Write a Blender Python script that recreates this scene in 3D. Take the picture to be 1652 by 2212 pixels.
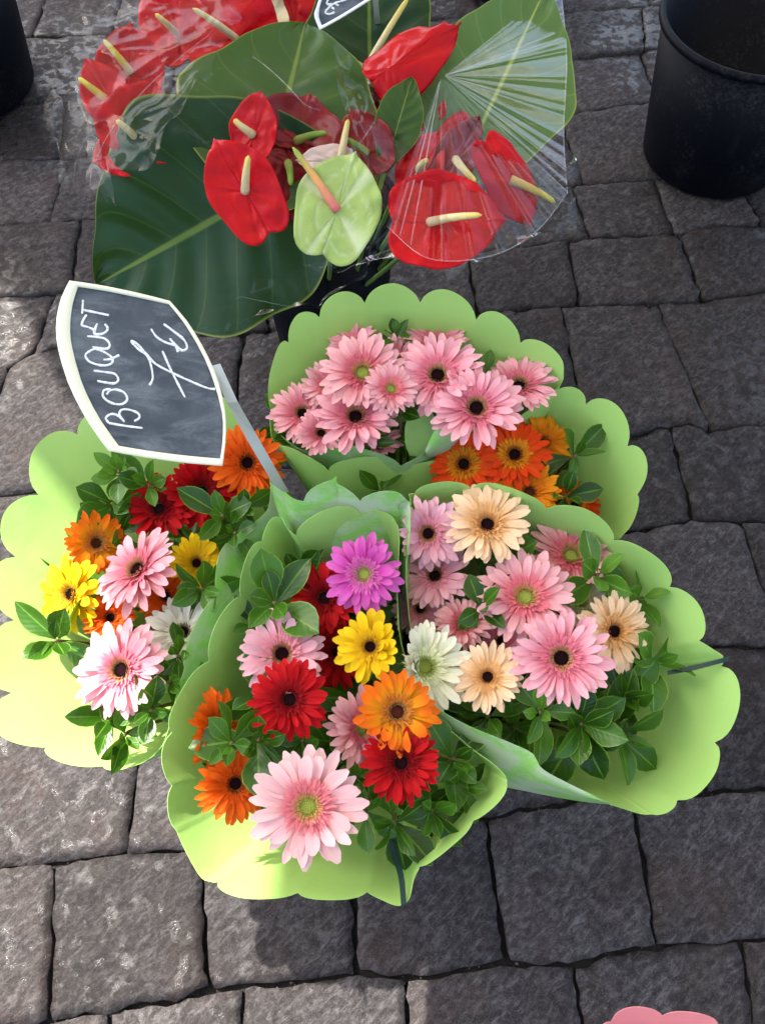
import bpy, bmesh, math, random
from mathutils import Vector, Matrix, noise
R = math.radians
random.seed(11)
scene = bpy.context.scene
col = scene.collection
for o in list(bpy.data.objects):
    bpy.data.objects.remove(o)

# ------------------------------------------------------------------ camera
CAMH, PITCH, FPX = 1.40, R(60), 1995.0      # height, downward pitch, focal length in units of a 1652x2212 picture
cam_d = bpy.data.cameras.new('camera'); cam = bpy.data.objects.new('camera', cam_d); col.objects.link(cam)
cam.location = (0, 0, CAMH); cam.rotation_euler = (R(90) - PITCH, 0, 0)
cam_d.sensor_fit = 'VERTICAL'; cam_d.sensor_height = 24.0
cam_d.lens = 12.0 / (1106.0 / FPX)
cam_d.clip_start = 0.01; cam_d.clip_end = 500
scene.camera = cam

# ------------------------------------------------------------------ sky, sun, exposure
SUN_AZ, SUN_EL = R(-52), R(54)              # azimuth from +Y towards +X
SUND = Vector((math.sin(SUN_AZ) * math.cos(SUN_EL), math.cos(SUN_AZ) * math.cos(SUN_EL), math.sin(SUN_EL)))
world = bpy.data.worlds.new('World'); scene.world = world; world.use_nodes = True
wn = world.node_tree.nodes; wl = world.node_tree.links
for n in list(wn): wn.remove(n)
sky = wn.new('ShaderNodeTexSky'); sky.sky_type = 'NISHITA'; sky.sun_disc = False
sky.sun_elevation = SUN_EL; sky.sun_rotation = SUN_AZ
sky.air_density = 1.0; sky.dust_density = 4.0; sky.ozone_density = 0.3
bg = wn.new('ShaderNodeBackground'); bg.inputs['Strength'].default_value = 0.11
wo = wn.new('ShaderNodeOutputWorld')
wl.new(sky.outputs[0], bg.inputs[0]); wl.new(bg.outputs[0], wo.inputs[0])
sun_d = bpy.data.lights.new('sun', 'SUN'); sun_d.energy = 3.0; sun_d.angle = R(0.6); sun_d.color = (1, .95, .86)
sun = bpy.data.objects.new('sun', sun_d); col.objects.link(sun)
sun.rotation_euler = SUND.to_track_quat('Z', 'Y').to_euler(); sun.location = SUND * 8
scene.view_settings.view_transform = 'Standard'; scene.view_settings.look = 'None'
scene.view_settings.gamma = 1; scene.view_settings.use_curve_mapping = False
scene.view_settings.exposure = 2.4
scene.render.engine = 'CYCLES'
scene.cycles.use_denoising = True
scene.cycles.max_bounces = 6; scene.cycles.diffuse_bounces = 3; scene.cycles.glossy_bounces = 2
scene.cycles.transmission_bounces = 3; scene.cycles.transparent_max_bounces = 16
scene.cycles.caustics_reflective = False; scene.cycles.caustics_refractive = False

# ------------------------------------------------------------------ helpers
CAM = Vector((0, 0, CAMH))
FWD = Vector((0, math.cos(PITCH), -math.sin(PITCH))); UPC = Vector((0, math.sin(PITCH), math.cos(PITCH))); RT = Vector((1, 0, 0))
def ray(px, py):
    return FWD + RT * ((px - 826) / FPX) - UPC * ((py - 1106) / FPX)
def P(px, py, z):
    d = ray(px, py); return CAM + d * ((z - CAMH) / d.z)
def depth(p): return (p - CAM).dot(FWD)
def frame_at(p):
    t = (CAM - p).normalized(); r = (RT - t * RT.dot(t)).normalized(); return t, r, t.cross(r)
def facing(p, a, b):
    t, r, u = frame_at(p); return (t + r * a + u * b).normalized()
def on_plane(px, py, p0, n):
    d = ray(px, py); return CAM + d * ((p0 - CAM).dot(n) / d.dot(n))
def basis(p, y, n):
    z = n.normalized(); y = (y - z * y.dot(z)).normalized(); x = y.cross(z)
    return Matrix(((x.x, y.x, z.x, p.x), (x.y, y.y, z.y, p.y), (x.z, y.z, z.z, p.z), (0, 0, 0, 1)))
def mesh(name, verts, faces, mat=None, uvs=None, smooth=True, mats=None, midx=None):
    m = bpy.data.meshes.new(name); m.from_pydata([tuple(v) for v in verts], [], faces)
    for mm in (mats or ([mat] if mat else [])): m.materials.append(mm)
    if smooth: m.polygons.foreach_set('use_smooth', [True] * len(m.polygons))
    if midx: m.polygons.foreach_set('material_index', midx)
    if uvs:
        l = m.uv_layers.new(name='UVMap')
        for lp in m.loops: l.data[lp.index].uv = uvs[lp.vertex_index]
    m.update(); return m
def obj(name, me, parent=None, mat=None):
    o = bpy.data.objects.new(name, me); col.objects.link(o)
    if parent: o.parent = parent
    if mat is not None: o.matrix_basis = mat
    return o
def empty(name, M):
    o = bpy.data.objects.new(name, None); col.objects.link(o); o.matrix_basis = M; o.empty_display_size = .02; return o
def tag(o, label, cat, group=None, kind=None):
    if label: o['label'] = label
    if cat: o['category'] = cat
    if group: o['group'] = group
    if kind: o['kind'] = kind
    return o
def catmull(pts, n):
    out = []
    for i in range(len(pts) - 1):
        p0 = pts[max(i - 1, 0)]; p1 = pts[i]; p2 = pts[i + 1]; p3 = pts[min(i + 2, len(pts) - 1)]
        for k in range(n):
            t = k / n
            out.append(.5 * ((2 * p1) + (p2 - p0) * t + (2 * p0 - 5 * p1 + 4 * p2 - p3) * t * t + (3 * p1 - p0 - 3 * p2 + p3) * t ** 3))
    out.append(pts[-1].copy()); return out
def bez(a, b, c, t): return a * (1 - t) ** 2 + b * 2 * t * (1 - t) + c * t * t
def tube(pts, rad, sides=6, cap=True):
    vs, fs = [], []
    ref = Vector((0.31, .77, .55))
    for i, p in enumerate(pts):
        d = (pts[min(i + 1, len(pts) - 1)] - pts[max(i - 1, 0)]).normalized()
        x = d.cross(ref).normalized(); y = d.cross(x)
        r = rad[i] if isinstance(rad, (list, tuple)) else rad
        for k in range(sides):
            a = 2 * math.pi * k / sides; vs.append(p + x * (math.cos(a) * r) + y * (math.sin(a) * r))
    for i in range(len(pts) - 1):
        for k in range(sides):
            fs.append((i * sides + k, i * sides + (k + 1) % sides, (i + 1) * sides + (k + 1) % sides, (i + 1) * sides + k))
    if cap:
        fs.append(tuple(range(sides))[::-1]); fs.append(tuple(range((len(pts) - 1) * sides, len(pts) * sides)))
    return vs, fs
def lathe(prof, seg=64):
    vs, fs = [], []
    for (r, z) in prof:
        for k in range(seg):
            a = 2 * math.pi * k / seg; vs.append((r * math.cos(a), r * math.sin(a), z))
    for i in range(len(prof) - 1):
        for k in range(seg):
            fs.append((i * seg + k, i * seg + (k + 1) % seg, (i + 1) * seg + (k + 1) % seg, (i + 1) * seg + k))
    return vs, fs
def srgb(r, g, b):
    f = lambda c: c / 12.92 if c <= .04045 else ((c + .055) / 1.055) ** 2.4
    return (f(r / 255), f(g / 255), f(b / 255), 1)

# ------------------------------------------------------------------ materials
class NT:
    def __init__(s, name):
        s.m = bpy.data.materials.new(name); s.m.use_nodes = True; s.t = s.m.node_tree; s.t.nodes.clear()
        s.out = s.n('ShaderNodeOutputMaterial')
    def n(s, typ, **kw):
        x = s.t.nodes.new(typ)
        for k, v in kw.items():
            if k.startswith('i_'):
                key = k[2:].replace('_', ' ')
                x.inputs[int(key) if key.isdigit() else key].default_value = v
            else: setattr(x, k, v)
        return x
    def l(s, a, b): s.t.links.new(a, b)
    def ramp(s, fac, stops, interp='LINEAR'):
        r = s.n('ShaderNodeValToRGB'); r.color_ramp.interpolation = interp
        e = r.color_ramp.elements
        while len(e) < len(stops): e.new(.5)
        for i, (p, c) in enumerate(stops): e[i].position = p; e[i].color = c if len(c) == 4 else (*c, 1)
        s.l(fac, r.inputs[0]); return r.outputs[0]
    def noise(s, vec, scale, detail=4, rough=.5, dist=0):
        x = s.n('ShaderNodeTexNoise'); x.inputs['Scale'].default_value = scale; x.inputs['Detail'].default_value = detail
        x.inputs['Roughness'].default_value = rough; x.inputs['Distortion'].default_value = dist
        if vec is not None: s.l(vec, x.inputs['Vector'])
        return x.outputs['Fac']
    def math(s, op, a, b=None, clamp=False):
        x = s.n('ShaderNodeMath', operation=op); x.use_clamp = clamp
        for i, v in enumerate((a, b)):
            if v is None: continue
            if isinstance(v, (int, float)): x.inputs[i].default_value = v
            else: s.l(v, x.inputs[i])
        return x.outputs[0]
    def mix(s, fac, a, b, blend='MIX'):
        x = s.n('ShaderNodeMix', data_type='RGBA', blend_type=blend)
        for sock, v in ((x.inputs[0], fac), (x.inputs[6], a), (x.inputs[7], b)):
            if isinstance(v, (int, float)): sock.default_value = v
            elif isinstance(v, (tuple, list)): sock.default_value = v if len(v) == 4 else (*v, 1)
            else: s.l(v, sock)
        return x.outputs[2]
    def bump(s, h, strength, dist):
        b = s.n('ShaderNodeBump'); b.inputs['Strength'].default_value = strength; b.inputs['Distance'].default_value = dist
        s.l(h, b.inputs['Height']); return b.outputs[0]
    def bsdf(s, color, rough=.5, spec=.5, normal=None, transl=None, tcol=None, **kw):
        p = s.n('ShaderNodeBsdfPrincipled')
        if isinstance(color, (tuple, list)): p.inputs['Base Color'].default_value = color if len(color) == 4 else (*color, 1)
        else: s.l(color, p.inputs['Base Color'])
        if isinstance(rough, (int, float)): p.inputs['Roughness'].default_value = rough
        else: s.l(rough, p.inputs['Roughness'])
        p.inputs['Specular IOR Level'].default_value = spec
        for k, v in kw.items(): p.inputs[k.replace('_', ' ')].default_value = v
        if normal is not None: s.l(normal, p.inputs['Normal'])
        res = p.outputs[0]
        if transl:
            t = s.n('ShaderNodeBsdfTranslucent'); c = tcol if tcol is not None else color
            if isinstance(c, (tuple, list)): t.inputs[0].default_value = c if len(c) == 4 else (*c, 1)
            else: s.l(c, t.inputs[0])
            if normal is not None: s.l(normal, t.inputs['Normal'])
            mx = s.n('ShaderNodeMixShader'); mx.inputs[0].default_value = transl
            s.l(res, mx.inputs[1]); s.l(t.outputs[0], mx.inputs[2]); res = mx.outputs[0]
        s.l(res, s.out.inputs[0]); return s.m
    def uv(s):
        u = s.n('ShaderNodeUVMap'); sp = s.n('ShaderNodeSeparateXYZ'); s.l(u.outputs[0], sp.inputs[0]); return u.outputs[0], sp.outputs[0], sp.outputs[1]
    def objc(s): return s.n('ShaderNodeTexCoord').outputs['Object']
    def gen(s): return s.n('ShaderNodeNewGeometry').outputs['Position']
    def rnd(s): return s.n('ShaderNodeObjectInfo').outputs['Random']
    def mapping(s, vec, scale=(1, 1, 1), rot=(0, 0, 0)):
        x = s.n('ShaderNodeMapping'); x.inputs['Scale'].default_value = scale; x.inputs['Rotation'].default_value = rot
        s.l(vec, x.inputs[0]); return x.outputs[0]

def mat_stone():
    t = NT('wet_stone'); p = t.gen(); r = t.rnd()
    off = t.n('ShaderNodeVectorMath', operation='ADD'); t.l(p, off.inputs[0])
    cb = t.n('ShaderNodeCombineXYZ'); t.l(t.math('MULTIPLY', r, 17.0), cb.inputs[2]); t.l(cb.outputs[0], off.inputs[1])
    q = off.outputs[0]
    mot = t.noise(q, 85, 8, .72, .3); big = t.noise(q, 8, 5, .6)
    stk = t.noise(t.mapping(t.mapping(q, (1, 1, 1), (0, 0, R(-42))), (50, 135, 60)), 1.0, 6, .7, .6)
    fine = t.noise(q, 520, 3, .7); fl = t.noise(t.mapping(q, (1, 1, 1), (0, 0, 1)), 260, 2, .6)
    c = t.ramp(mot, [(.30, (.018, .0165, .017)), (.46, (.034, .031, .0325)), (.56, (.054, .050, .053)), (.70, (.10, .096, .101))])
    c = t.mix(t.math('MULTIPLY', t.ramp(stk, [(.50, (0, 0, 0)), (.68, (1, 1, 1))]), .65), c, (.150, .147, .155))
    c = t.mix(t.math('MULTIPLY', t.ramp(stk, [(.32, (1, 1, 1)), (.45, (0, 0, 0))]), .45), c, (.020, .018, .019))
    c = t.mix(t.math('MULTIPLY', t.ramp(big, [(.50, (0, 0, 0)), (.72, (1, 1, 1))]), .45), c, (.062, .038, .032))
    c = t.mix(t.math('MULTIPLY', t.ramp(fl, [(.66, (0, 0, 0)), (.74, (1, 1, 1))]), .5), c, (.14, .06, .035))
    c = t.mix(t.math('MULTIPLY', t.ramp(fine, [(.58, (0, 0, 0)), (.70, (1, 1, 1))]), .55), c, (.19, .187, .185))
    c = t.mix(t.math('MULTIPLY', t.ramp(fine, [(.28, (1, 1, 1)), (.40, (0, 0, 0))]), .5), c, (.012, .011, .012))
    tone = t.math('ADD', t.math('MULTIPLY', r, .55), .50)
    g = t.n('ShaderNodeCombineColor'); [t.l(tone, g.inputs[i]) for i in range(3)]
    c = t.mix(1.0, c, g.outputs[0], 'MULTIPLY')
    c = t.mix(1.0, c, (1.03, 1.0, .965), 'MULTIPLY')
    pud = None
    for (cx_, cy_, rr_) in ((-.72, 1.95, .40), (-.85, 1.25, .30), (.72, 1.05, .26), (.62, 2.2, .3)):
        vd = t.n('ShaderNodeVectorMath', operation='DISTANCE'); t.l(p, vd.inputs[0]); vd.inputs[1].default_value = (cx_, cy_, 0)
        m_ = t.math('SUBTRACT', 1.0, t.math('DIVIDE', vd.outputs['Value'], rr_), True)
        pud = m_ if pud is None else t.math('MAXIMUM', pud, m_)
    pud = t.math('MULTIPLY', pud, .20, True)
    damp = t.ramp(t.math('ADD', t.noise(p, 3.4, 6, .68, .6), pud), [(.46, (0, 0, 0)), (.60, (1, 1, 1))])
    spot = t.ramp(t.noise(p, 13, 5, .6, .5), [(.60, (0, 0, 0)), (.68, (1, 1, 1))])
    c = t.mix(t.math('MULTIPLY', damp, .55), c, t.mix(1.0, c, (.46, .40, .37), 'MULTIPLY'))
    c = t.mix(t.math('MULTIPLY', spot, .8), c, t.mix(1.0, c, (.34, .29, .28), 'MULTIPLY'))
    film_w = t.math('MULTIPLY', damp, t.ramp(t.math('ADD', t.noise(p, 46, 4, .6, .3), t.math('MULTIPLY', pud, .55)), [(.55, (0, 0, 0)), (.62, (1, 1, 1))]))
    rough = t.math('SUBTRACT', .82, t.math('ADD', t.math('MULTIPLY', damp, .22), t.math('ADD', t.math('MULTIPLY', film_w, .48), t.math('MULTIPLY', spot, .08))))
    h = t.math('ADD', t.math('MULTIPLY', mot, .55), t.math('ADD', t.math('MULTIPLY', stk, .25), t.math('MULTIPLY', fine, .16)))
    m = t.bsdf(c, rough, .1, t.bump(h, .75, .0045))
    pn = [n for n in t.t.nodes if n.type == 'BSDF_PRINCIPLED'][0]
    t.l(t.math('ADD', .14, t.math('ADD', t.math('MULTIPLY', film_w, .20), t.math('MULTIPLY', spot, .12))), pn.inputs['Specular IOR Level'])
    return m
def mat_joint():
    t = NT('joint_sand'); p = t.gen(); n = t.noise(p, 60, 6, .7); n2 = t.noise(p, 300, 3, .6)
    c = t.ramp(n, [(.3, (.008, .007, .007)), (.6, (.022, .020, .018)), (.8, (.07, .064, .056))])
    return t.bsdf(c, .85, .3, t.bump(t.math('ADD', n, n2), .8, .006))
def mat_paper(name, a, b, transl, rough=.55, satin=False):
    t = NT(name); p = t.gen(); n = t.noise(p, 14, 4, .55); f = t.noise(p, 900, 2, .6)
    if satin:
        n2 = t.noise(t.mapping(p, (22, 22, 45)), 1.0, 7, .75, .5)
        fac = t.ramp(n2, [(.42, (0, 0, 0)), (.58, (1, 1, 1))]); c = t.mix(fac, a, b)
    else: c = t.mix(n, a, b)
    return t.bsdf(c, rough, .4 if satin else .3, t.bump(t.math('ADD', t.math('MULTIPLY', n, 2.0), t.math('MULTIPLY', f, .05)), .25, .004), transl, t.mix(.25, c, (.60, .80, .14)))
def mat_petal(name, base, mid, tip, edge=None, streak=.25):
    t = NT(name); uv, u, v = t.uv(); r = t.rnd()
    wv = t.math('ADD', v, t.math('MULTIPLY', t.math('SUBTRACT', r, .5), .14))
    c = t.ramp(wv, [(.0, base), (.38, mid), (.85, tip)])
    s = t.noise(t.mapping(uv, (17, 1.3, 1)), 1.0, 3, .6)
    sg = t.ramp(s, [(.36, (.60, .52, .55)), (.62, (1, 1, 1))])
    c = t.mix(streak, c, t.mix(1.0, c, sg, 'MULTIPLY'))
    tone = t.math('ADD', t.math('MULTIPLY', r, .18), .86); g = t.n('ShaderNodeCombineColor'); [t.l(tone, g.inputs[i]) for i in range(3)]
    c = t.mix(1.0, c, g.outputs[0], 'MULTIPLY')
    return t.bsdf(c, .6, .14, t.bump(s, .45, .0012), .30)
def mat_simple(name, c, rough=.5, spec=.4, transl=None, nscale=None, namt=.3, bump=0, **kw):
    t = NT(name); cc = c; nm = None
    if nscale:
        n = t.noise(t.objc(), nscale, 4, .6); d = tuple(x * (1 - namt) for x in c[:3]); e = tuple(min(1, x * (1 + namt)) for x in c[:3])
        cc = t.mix(n, d, e)
        if bump: nm = t.bump(n, .5, bump)
    return t.bsdf(cc, rough, spec, nm, transl, **kw)
def mat_leaf(name, dark, light, rib, edge, rough=.33, transl=.18, veins=True, big=False):
    t = NT(name); uv, u, v = t.uv(); r = t.rnd()
    n = t.noise(t.objc(), 3 if not big else 6, 4, .6)
    c = t.mix(t.math('ADD', t.math('MULTIPLY', r, .75), t.math('MULTIPLY', n, .25), True), dark, light)
    au = t.math('ABSOLUTE', t.math('SUBTRACT', u, .5))
    # side veins: slanted stripes
    sv = t.math('SINE', t.math('MULTIPLY', t.math('SUBTRACT', v, t.math('MULTIPLY', au, .55 if not big else .5)), 46 if not big else 44))
    svr = t.ramp(sv, [(.90 if not big else .975, (0, 0, 0)), (1.0, (1, 1, 1))])
    if veins: c = t.mix(t.math('MULTIPLY', svr, .12 if not big else .22), c, rib)
    w = .020 if not big else .009
    c = t.mix(t.ramp(au, [(w, (1, 1, 1)), (w * 2.0, (0, 0, 0))]), c, rib)
    c = t.mix(t.ramp(au, [(.455 if not big else .487, (0, 0, 0)), (.495, (1, 1, 1))]), c, edge)
    h = t.math('ADD', t.math('MULTIPLY', sv, .25), t.math('MULTIPLY', n, .6))
    rr = t.math('ADD', t.math('MULTIPLY', n, .2), rough - .1)
    return t.bsdf(c, rr, .34 if not big else .22, t.bump(h, .18 if not big else .35, .0015 if not big else .006), transl, t.mix(.5, c, (.20, .40, .03)))
def mat_spathe(name, c1, c2, vein, coat=.22, rough=.30):
    t = NT(name); uv, u, v = t.uv(); n = t.noise(t.objc(), 3.0, 4, .6); n2 = t.noise(t.objc(), 30, 3, .6)
    c = t.mix(n, c1, c2)
    at = t.n('ShaderNodeAttribute'); at.attribute_name = 'vein'
    c = t.mix(t.math('MULTIPLY', at.outputs['Fac'], .9), c, vein)
    return t.bsdf(c, rough, .16, t.bump(t.math('ADD', n2, n), .2, .003), .12, None, Coat_Weight=coat, Coat_Roughness=.18)
def mat_film(k=.5, top=.5, rg=.06):
    t = NT('cellophane')
    tr = t.n('ShaderNodeBsdfTransparent'); tr.inputs[0].default_value = (.985, .985, .985, 1)
    gl = t.n('ShaderNodeBsdfGlossy'); gl.inputs['Roughness'].default_value = rg; gl.inputs[0].default_value = (1, 1, 1, 1)
    fr = t.n('ShaderNodeFresnel'); fr.inputs[0].default_value = 1.42
    fac = t.math('MINIMUM', t.math('MULTIPLY', fr.outputs[0], k), top)
    m2 = t.n('ShaderNodeMixShader'); t.l(fac, m2.inputs[0]); t.l(tr.outputs[0], m2.inputs[1]); t.l(gl.outputs[0], m2.inputs[2])
    t.l(m2.outputs[0], t.out.inputs[0]); return t.m
def mat_fold():
    t = NT('cellophane_fold'); tr = t.n('ShaderNodeBsdfTransparent'); d = t.n('ShaderNodeBsdfPrincipled'); d.inputs['Base Color'].default_value = (.75, .78, .80, 1); d.inputs['Roughness'].default_value = .15
    mx = t.n('ShaderNodeMixShader'); mx.inputs[0].default_value = .20; t.l(tr.outputs[0], mx.inputs[1]); t.l(d.outputs[0], mx.inputs[2]); t.l(mx.outputs[0], t.out.inputs[0]); return t.m
def mat_board():
    t = NT('chalkboard'); p = t.objc()
    n = t.noise(t.mapping(p, (14, 40, 20), (0, 0, .5)), 1.0, 6, .65, .8); n2 = t.noise(p, 30, 5, .6, .5); n3 = t.noise(p, 500, 2, .6)
    c = t.ramp(n2, [(.3, (.040, .050, .060)), (.7, (.082, .096, .110))])
    sm = t.math('MULTIPLY', t.ramp(n, [(.46, (0, 0, 0)), (.72, (1, 1, 1))]), t.math('ADD', t.math('MULTIPLY', n3, .7), .1))
    c = t.mix(t.math('MULTIPLY', sm, .75), c, (.36, .40, .42))
    return t.bsdf(c, .7, .3)
def mat_smudge():
    t = NT('chalk_smudge'); n = t.noise(t.objc(), 260, 4, .7); n2 = t.noise(t.objc(), 45, 3, .6)
    f = t.ramp(t.math('MULTIPLY', n, n2), [(.18, (0, 0, 0)), (.42, (.55, .55, .55))])
    tr = t.n('ShaderNodeBsdfTransparent'); d = t.n('ShaderNodeBsdfDiffuse'); d.inputs[0].default_value = (.55, .6, .62, 1)
    mx = t.n('ShaderNodeMixShader'); t.l(f, mx.inputs[0]); t.l(tr.outputs[0], mx.inputs[1]); t.l(d.outputs[0], mx.inputs[2]); t.l(mx.outputs[0], t.out.inputs[0]); return t.m
def mat_chalk():
    t = NT('chalk'); n = t.noise(t.objc(), 700, 3, .7); c = t.ramp(n, [(.3, (.45, .47, .48)), (.55, (.82, .83, .82))]); return t.bsdf(c, .9, .1)

M = {}
M['stone'] = mat_stone(); M['joint'] = mat_joint()
M['paper_in'] = mat_paper('green_paper_matte', (.41, .67, .175), (.46, .71, .21), .30)
M['paper_out'] = mat_paper('green_paper_satin', (.26, .58, .12), (.44, .56, .36), .22, .42, True)
M['pink_paper'] = mat_paper('pink_paper', (.86, .30, .31), (.90, .35, .35), .2)
M['kraft'] = mat_paper('kraft_paper', (.17, .10, .055), (.24, .14, .075), .1)
M['film'] = mat_film(.55, .5); M['film_fan'] = mat_film(.13, .16, .2); M['film_soft'] = mat_film(.42, .45, .06); M['film_fold'] = mat_fold()
M['leaf'] = mat_leaf('leaf_green', (.008, .036, .002), (.050, .148, .008), (.10, .23, .022), (.17, .32, .03))
M['leaf_light'] = mat_leaf('leaf_light_green', (.035, .12, .009), (.10, .235, .022), (.15, .31, .045), (.24, .40, .05))
M['bigleaf_dark'] = mat_leaf('big_leaf_dark', (.006, .028, .007), (.011, .045, .010), (.10, .16, .025), (.16, .22, .035), .34, .08, True, True)
M['bigleaf_light'] = mat_leaf('big_leaf_light', (.085, .165, .045), (.125, .215, .06), (.34, .42, .11), (.26, .34, .07), .36, .25, True, True)
M['bigleaf_mid'] = mat_leaf('big_leaf_mid', (.032, .082, .016), (.060, .125, .024), (.17, .24, .05), (.26, .30, .05), .34, .2, True, True)
M['stem'] = mat_simple('stem_green', (.16, .30, .06), .5, .4, nscale=20)
M['twig'] = mat_simple('twig_brown', (.14, .10, .04), .6, .3, nscale=30)
M['red_spathe'] = mat_spathe('red_spathe', (.43, .0020, .006), (.54, .0030, .008), (.62, .006, .010), .05, .20)
M['dark_spathe'] = mat_spathe('dark_red_spathe', (.16, .0018, .005), (.24, .003, .006), (.3, .01, .01))
M['green_spathe'] = mat_spathe('pale_green_spathe', (.33, .47, .11), (.42, .55, .17), (.82, .86, .56), .1, .45)
M['white_spathe'] = mat_spathe('pinkish_white_spathe', (.66, .48, .42), (.72, .56, .48), (.8, .7, .6), .2, .35)
M['cream_spathe'] = mat_spathe('cream_spathe', (.72, .64, .40), (.78, .70, .46), (.8, .78, .6), .2, .35)
def mat_bucket():
    t = NT('black_plastic'); p = t.objc(); n = t.noise(p, 7, 5, .65); sc = t.noise(t.mapping(p, (25, 25, 4)), 1.0, 7, .75, .4); du = t.noise(p, 140, 3, .6)
    c = t.mix(t.math('MULTIPLY', t.ramp(sc, [(.58, (0, 0, 0)), (.75, (1, 1, 1))]), .5), (.0022, .0028, .0058), (.016, .018, .022))
    c = t.mix(t.math('MULTIPLY', t.ramp(t.math('MULTIPLY', n, du), [(.28, (0, 0, 0)), (.42, (1, 1, 1))]), .35), c, (.05, .048, .045))
    return t.bsdf(c, t.math('ADD', .38, t.math('MULTIPLY', n, .3)), .10, t.bump(n, .3, .002))
M['plastic'] = mat_bucket()
M['frame'] = mat_simple('cream_plastic', (.80, .79, .58), .45, .3, nscale=25, namt=.07)
M['white_frame'] = mat_simple('white_plastic', (.82, .84, .82), .4, .45, nscale=25, namt=.05)
M['stake'] = mat_simple('grey_plastic', (.62, .65, .60), .42, .35, nscale=30, namt=.12, transl=.2)
M['board'] = mat_board(); M['chalk'] = mat_chalk(); M['smudge'] = mat_smudge()
M['tape'] = mat_simple('dark_green_ribbon', (.006, .028, .022), .5, .3)
M['canvas'] = mat_simple('awning_canvas', (.72, .68, .60), .85, .1, transl=.25, nscale=30, namt=.04)
M['pole'] = mat_simple('pole_metal', (.5, .5, .5), .4, .5, Metallic=.9)
M['water'] = mat_simple('bucket_water', (.01, .012, .014), .04, .5)
def spadix_mat(name, a, b, c):
    t = NT(name); uv, u, v = t.uv(); cc = t.ramp(v, [(.05, a), (.5, b), (.95, c)])
    vo = t.n('ShaderNodeTexVoronoi'); vo.inputs['Scale'].default_value = 38; t.l(t.mapping(uv, (1, 2.2, 1)), vo.inputs['Vector'])
    return t.bsdf(cc, .5, .4, t.bump(vo.outputs[0], .6, .0018), .1)
M['spx_cream'] = spadix_mat('spadix_cream', (.78, .66, .40), (.82, .72, .36), (.84, .68, .14))
M['spx_yellow'] = spadix_mat('spadix_yellow', (.80, .55, .18), (.82, .60, .09), (.70, .66, .09))
M['spx_pink'] = spadix_mat('spadix_pink', (.86, .22, .20), (.85, .42, .14), (.25, .42, .05))
M['spx_green'] = spadix_mat('spadix_green', (.5, .55, .15), (.22, .38, .05), (.25, .42, .05))

# ------------------------------------------------------------------ ground: joints and paving stones
gv = [(-150, -150, -.014), (150, -150, -.014), (150, 150, -.014), (-150, 150, -.014)]
ground = obj('ground', mesh('ground', gv, [(0, 1, 2, 3)], M['joint'], smooth=False)); ground['kind'] = 'structure'
ROWS = []     # each row line: list of (x, y) on the ground, from the near rows to the far ones
def gl(pts): return [P(px, py, 0).xy for px, py in pts]
ROWS.append([Vector(p) for p in ((-1.5, -.76), (0, -.66), (1.6, -.50))])
ROWS.append([Vector(p) for p in ((-1.5, -.52), (0, -.42), (1.6, -.27))])
ROWS.append([Vector(p) for p in ((-1.5, -.28), (0, -.16), (1.6, -.02))])
ROWS.append([Vector((-1.5, -.08))] + gl([(110, 2204), (300, 2167), (450, 2144), (640, 2130), (770, 2100), (946, 2104), (1076, 2074), (1226, 2084), (1276, 2070), (1400, 2050), (1652, 2030)]) + [Vector((1.6, .22))])
ROWS.append([Vector((-1.5, .15))] + gl([(0, 1870), (120, 1864), (250, 1847), (385, 1834), (1046, 1764), (1250, 1734), (1460, 1725), (1576, 1707), (1652, 1702)]) + [Vector((1.6, .44))])
ROWS.append([Vector((-1.5, .40))] + gl([(0, 1478), (826, 1440), (1545, 1392), (1652, 1392)]) + [Vector((1.6, .62))])
ROWS.append([Vector((-1.5, .60)), Vector((-.6, .69)), Vector((0, .74))] + gl([(1361, 1150), (1496, 1124), (1652, 1127)]) + [Vector((1.6, .86))])
ROWS.append([Vector((-1.5, .74))] + gl([(0, 1065), (75, 1060), (1366, 940), (1416, 922), (1496, 912), (1526, 930), (1652, 917)]) + [Vector((1.6, 1.08))])
ROWS.append([Vector((-1.5, 1.02))] + gl([(0, 805), (65, 770), (125, 750), (1250, 660), (1510, 650), (1652, 635)]) + [Vector((1.6, 1.36))])
ROWS.append([Vector((-1.5, 1.22)), Vector((-.5, 1.34))] + gl([(1196, 525), (1236, 520), (1466, 505), (1526, 485), (1652, 482)]) + [Vector((1.6, 1.58))])
ROWS.append([Vector((-1.5, 1.45)), Vector((0, 1.6)), Vector((1.6, 1.76))])
ROWS.append([Vector((-1.5, 1.66)), Vector((0, 1.80))] + gl([(1246, 240), (1416, 222)]) + [Vector((1.6, 2.0))])
ROWS.append([Vector((-1.5, 1.88)), Vector((0, 2.0))] + gl([(1246, 125), (1426, 105)]) + [Vector((1.6, 2.24))])
for y in (2.24, 2.45, 2.67, 2.88, 3.1): ROWS.append([Vector((-1.5, y - .12)), Vector((0, y)), Vector((1.6, y + .14))])
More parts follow.
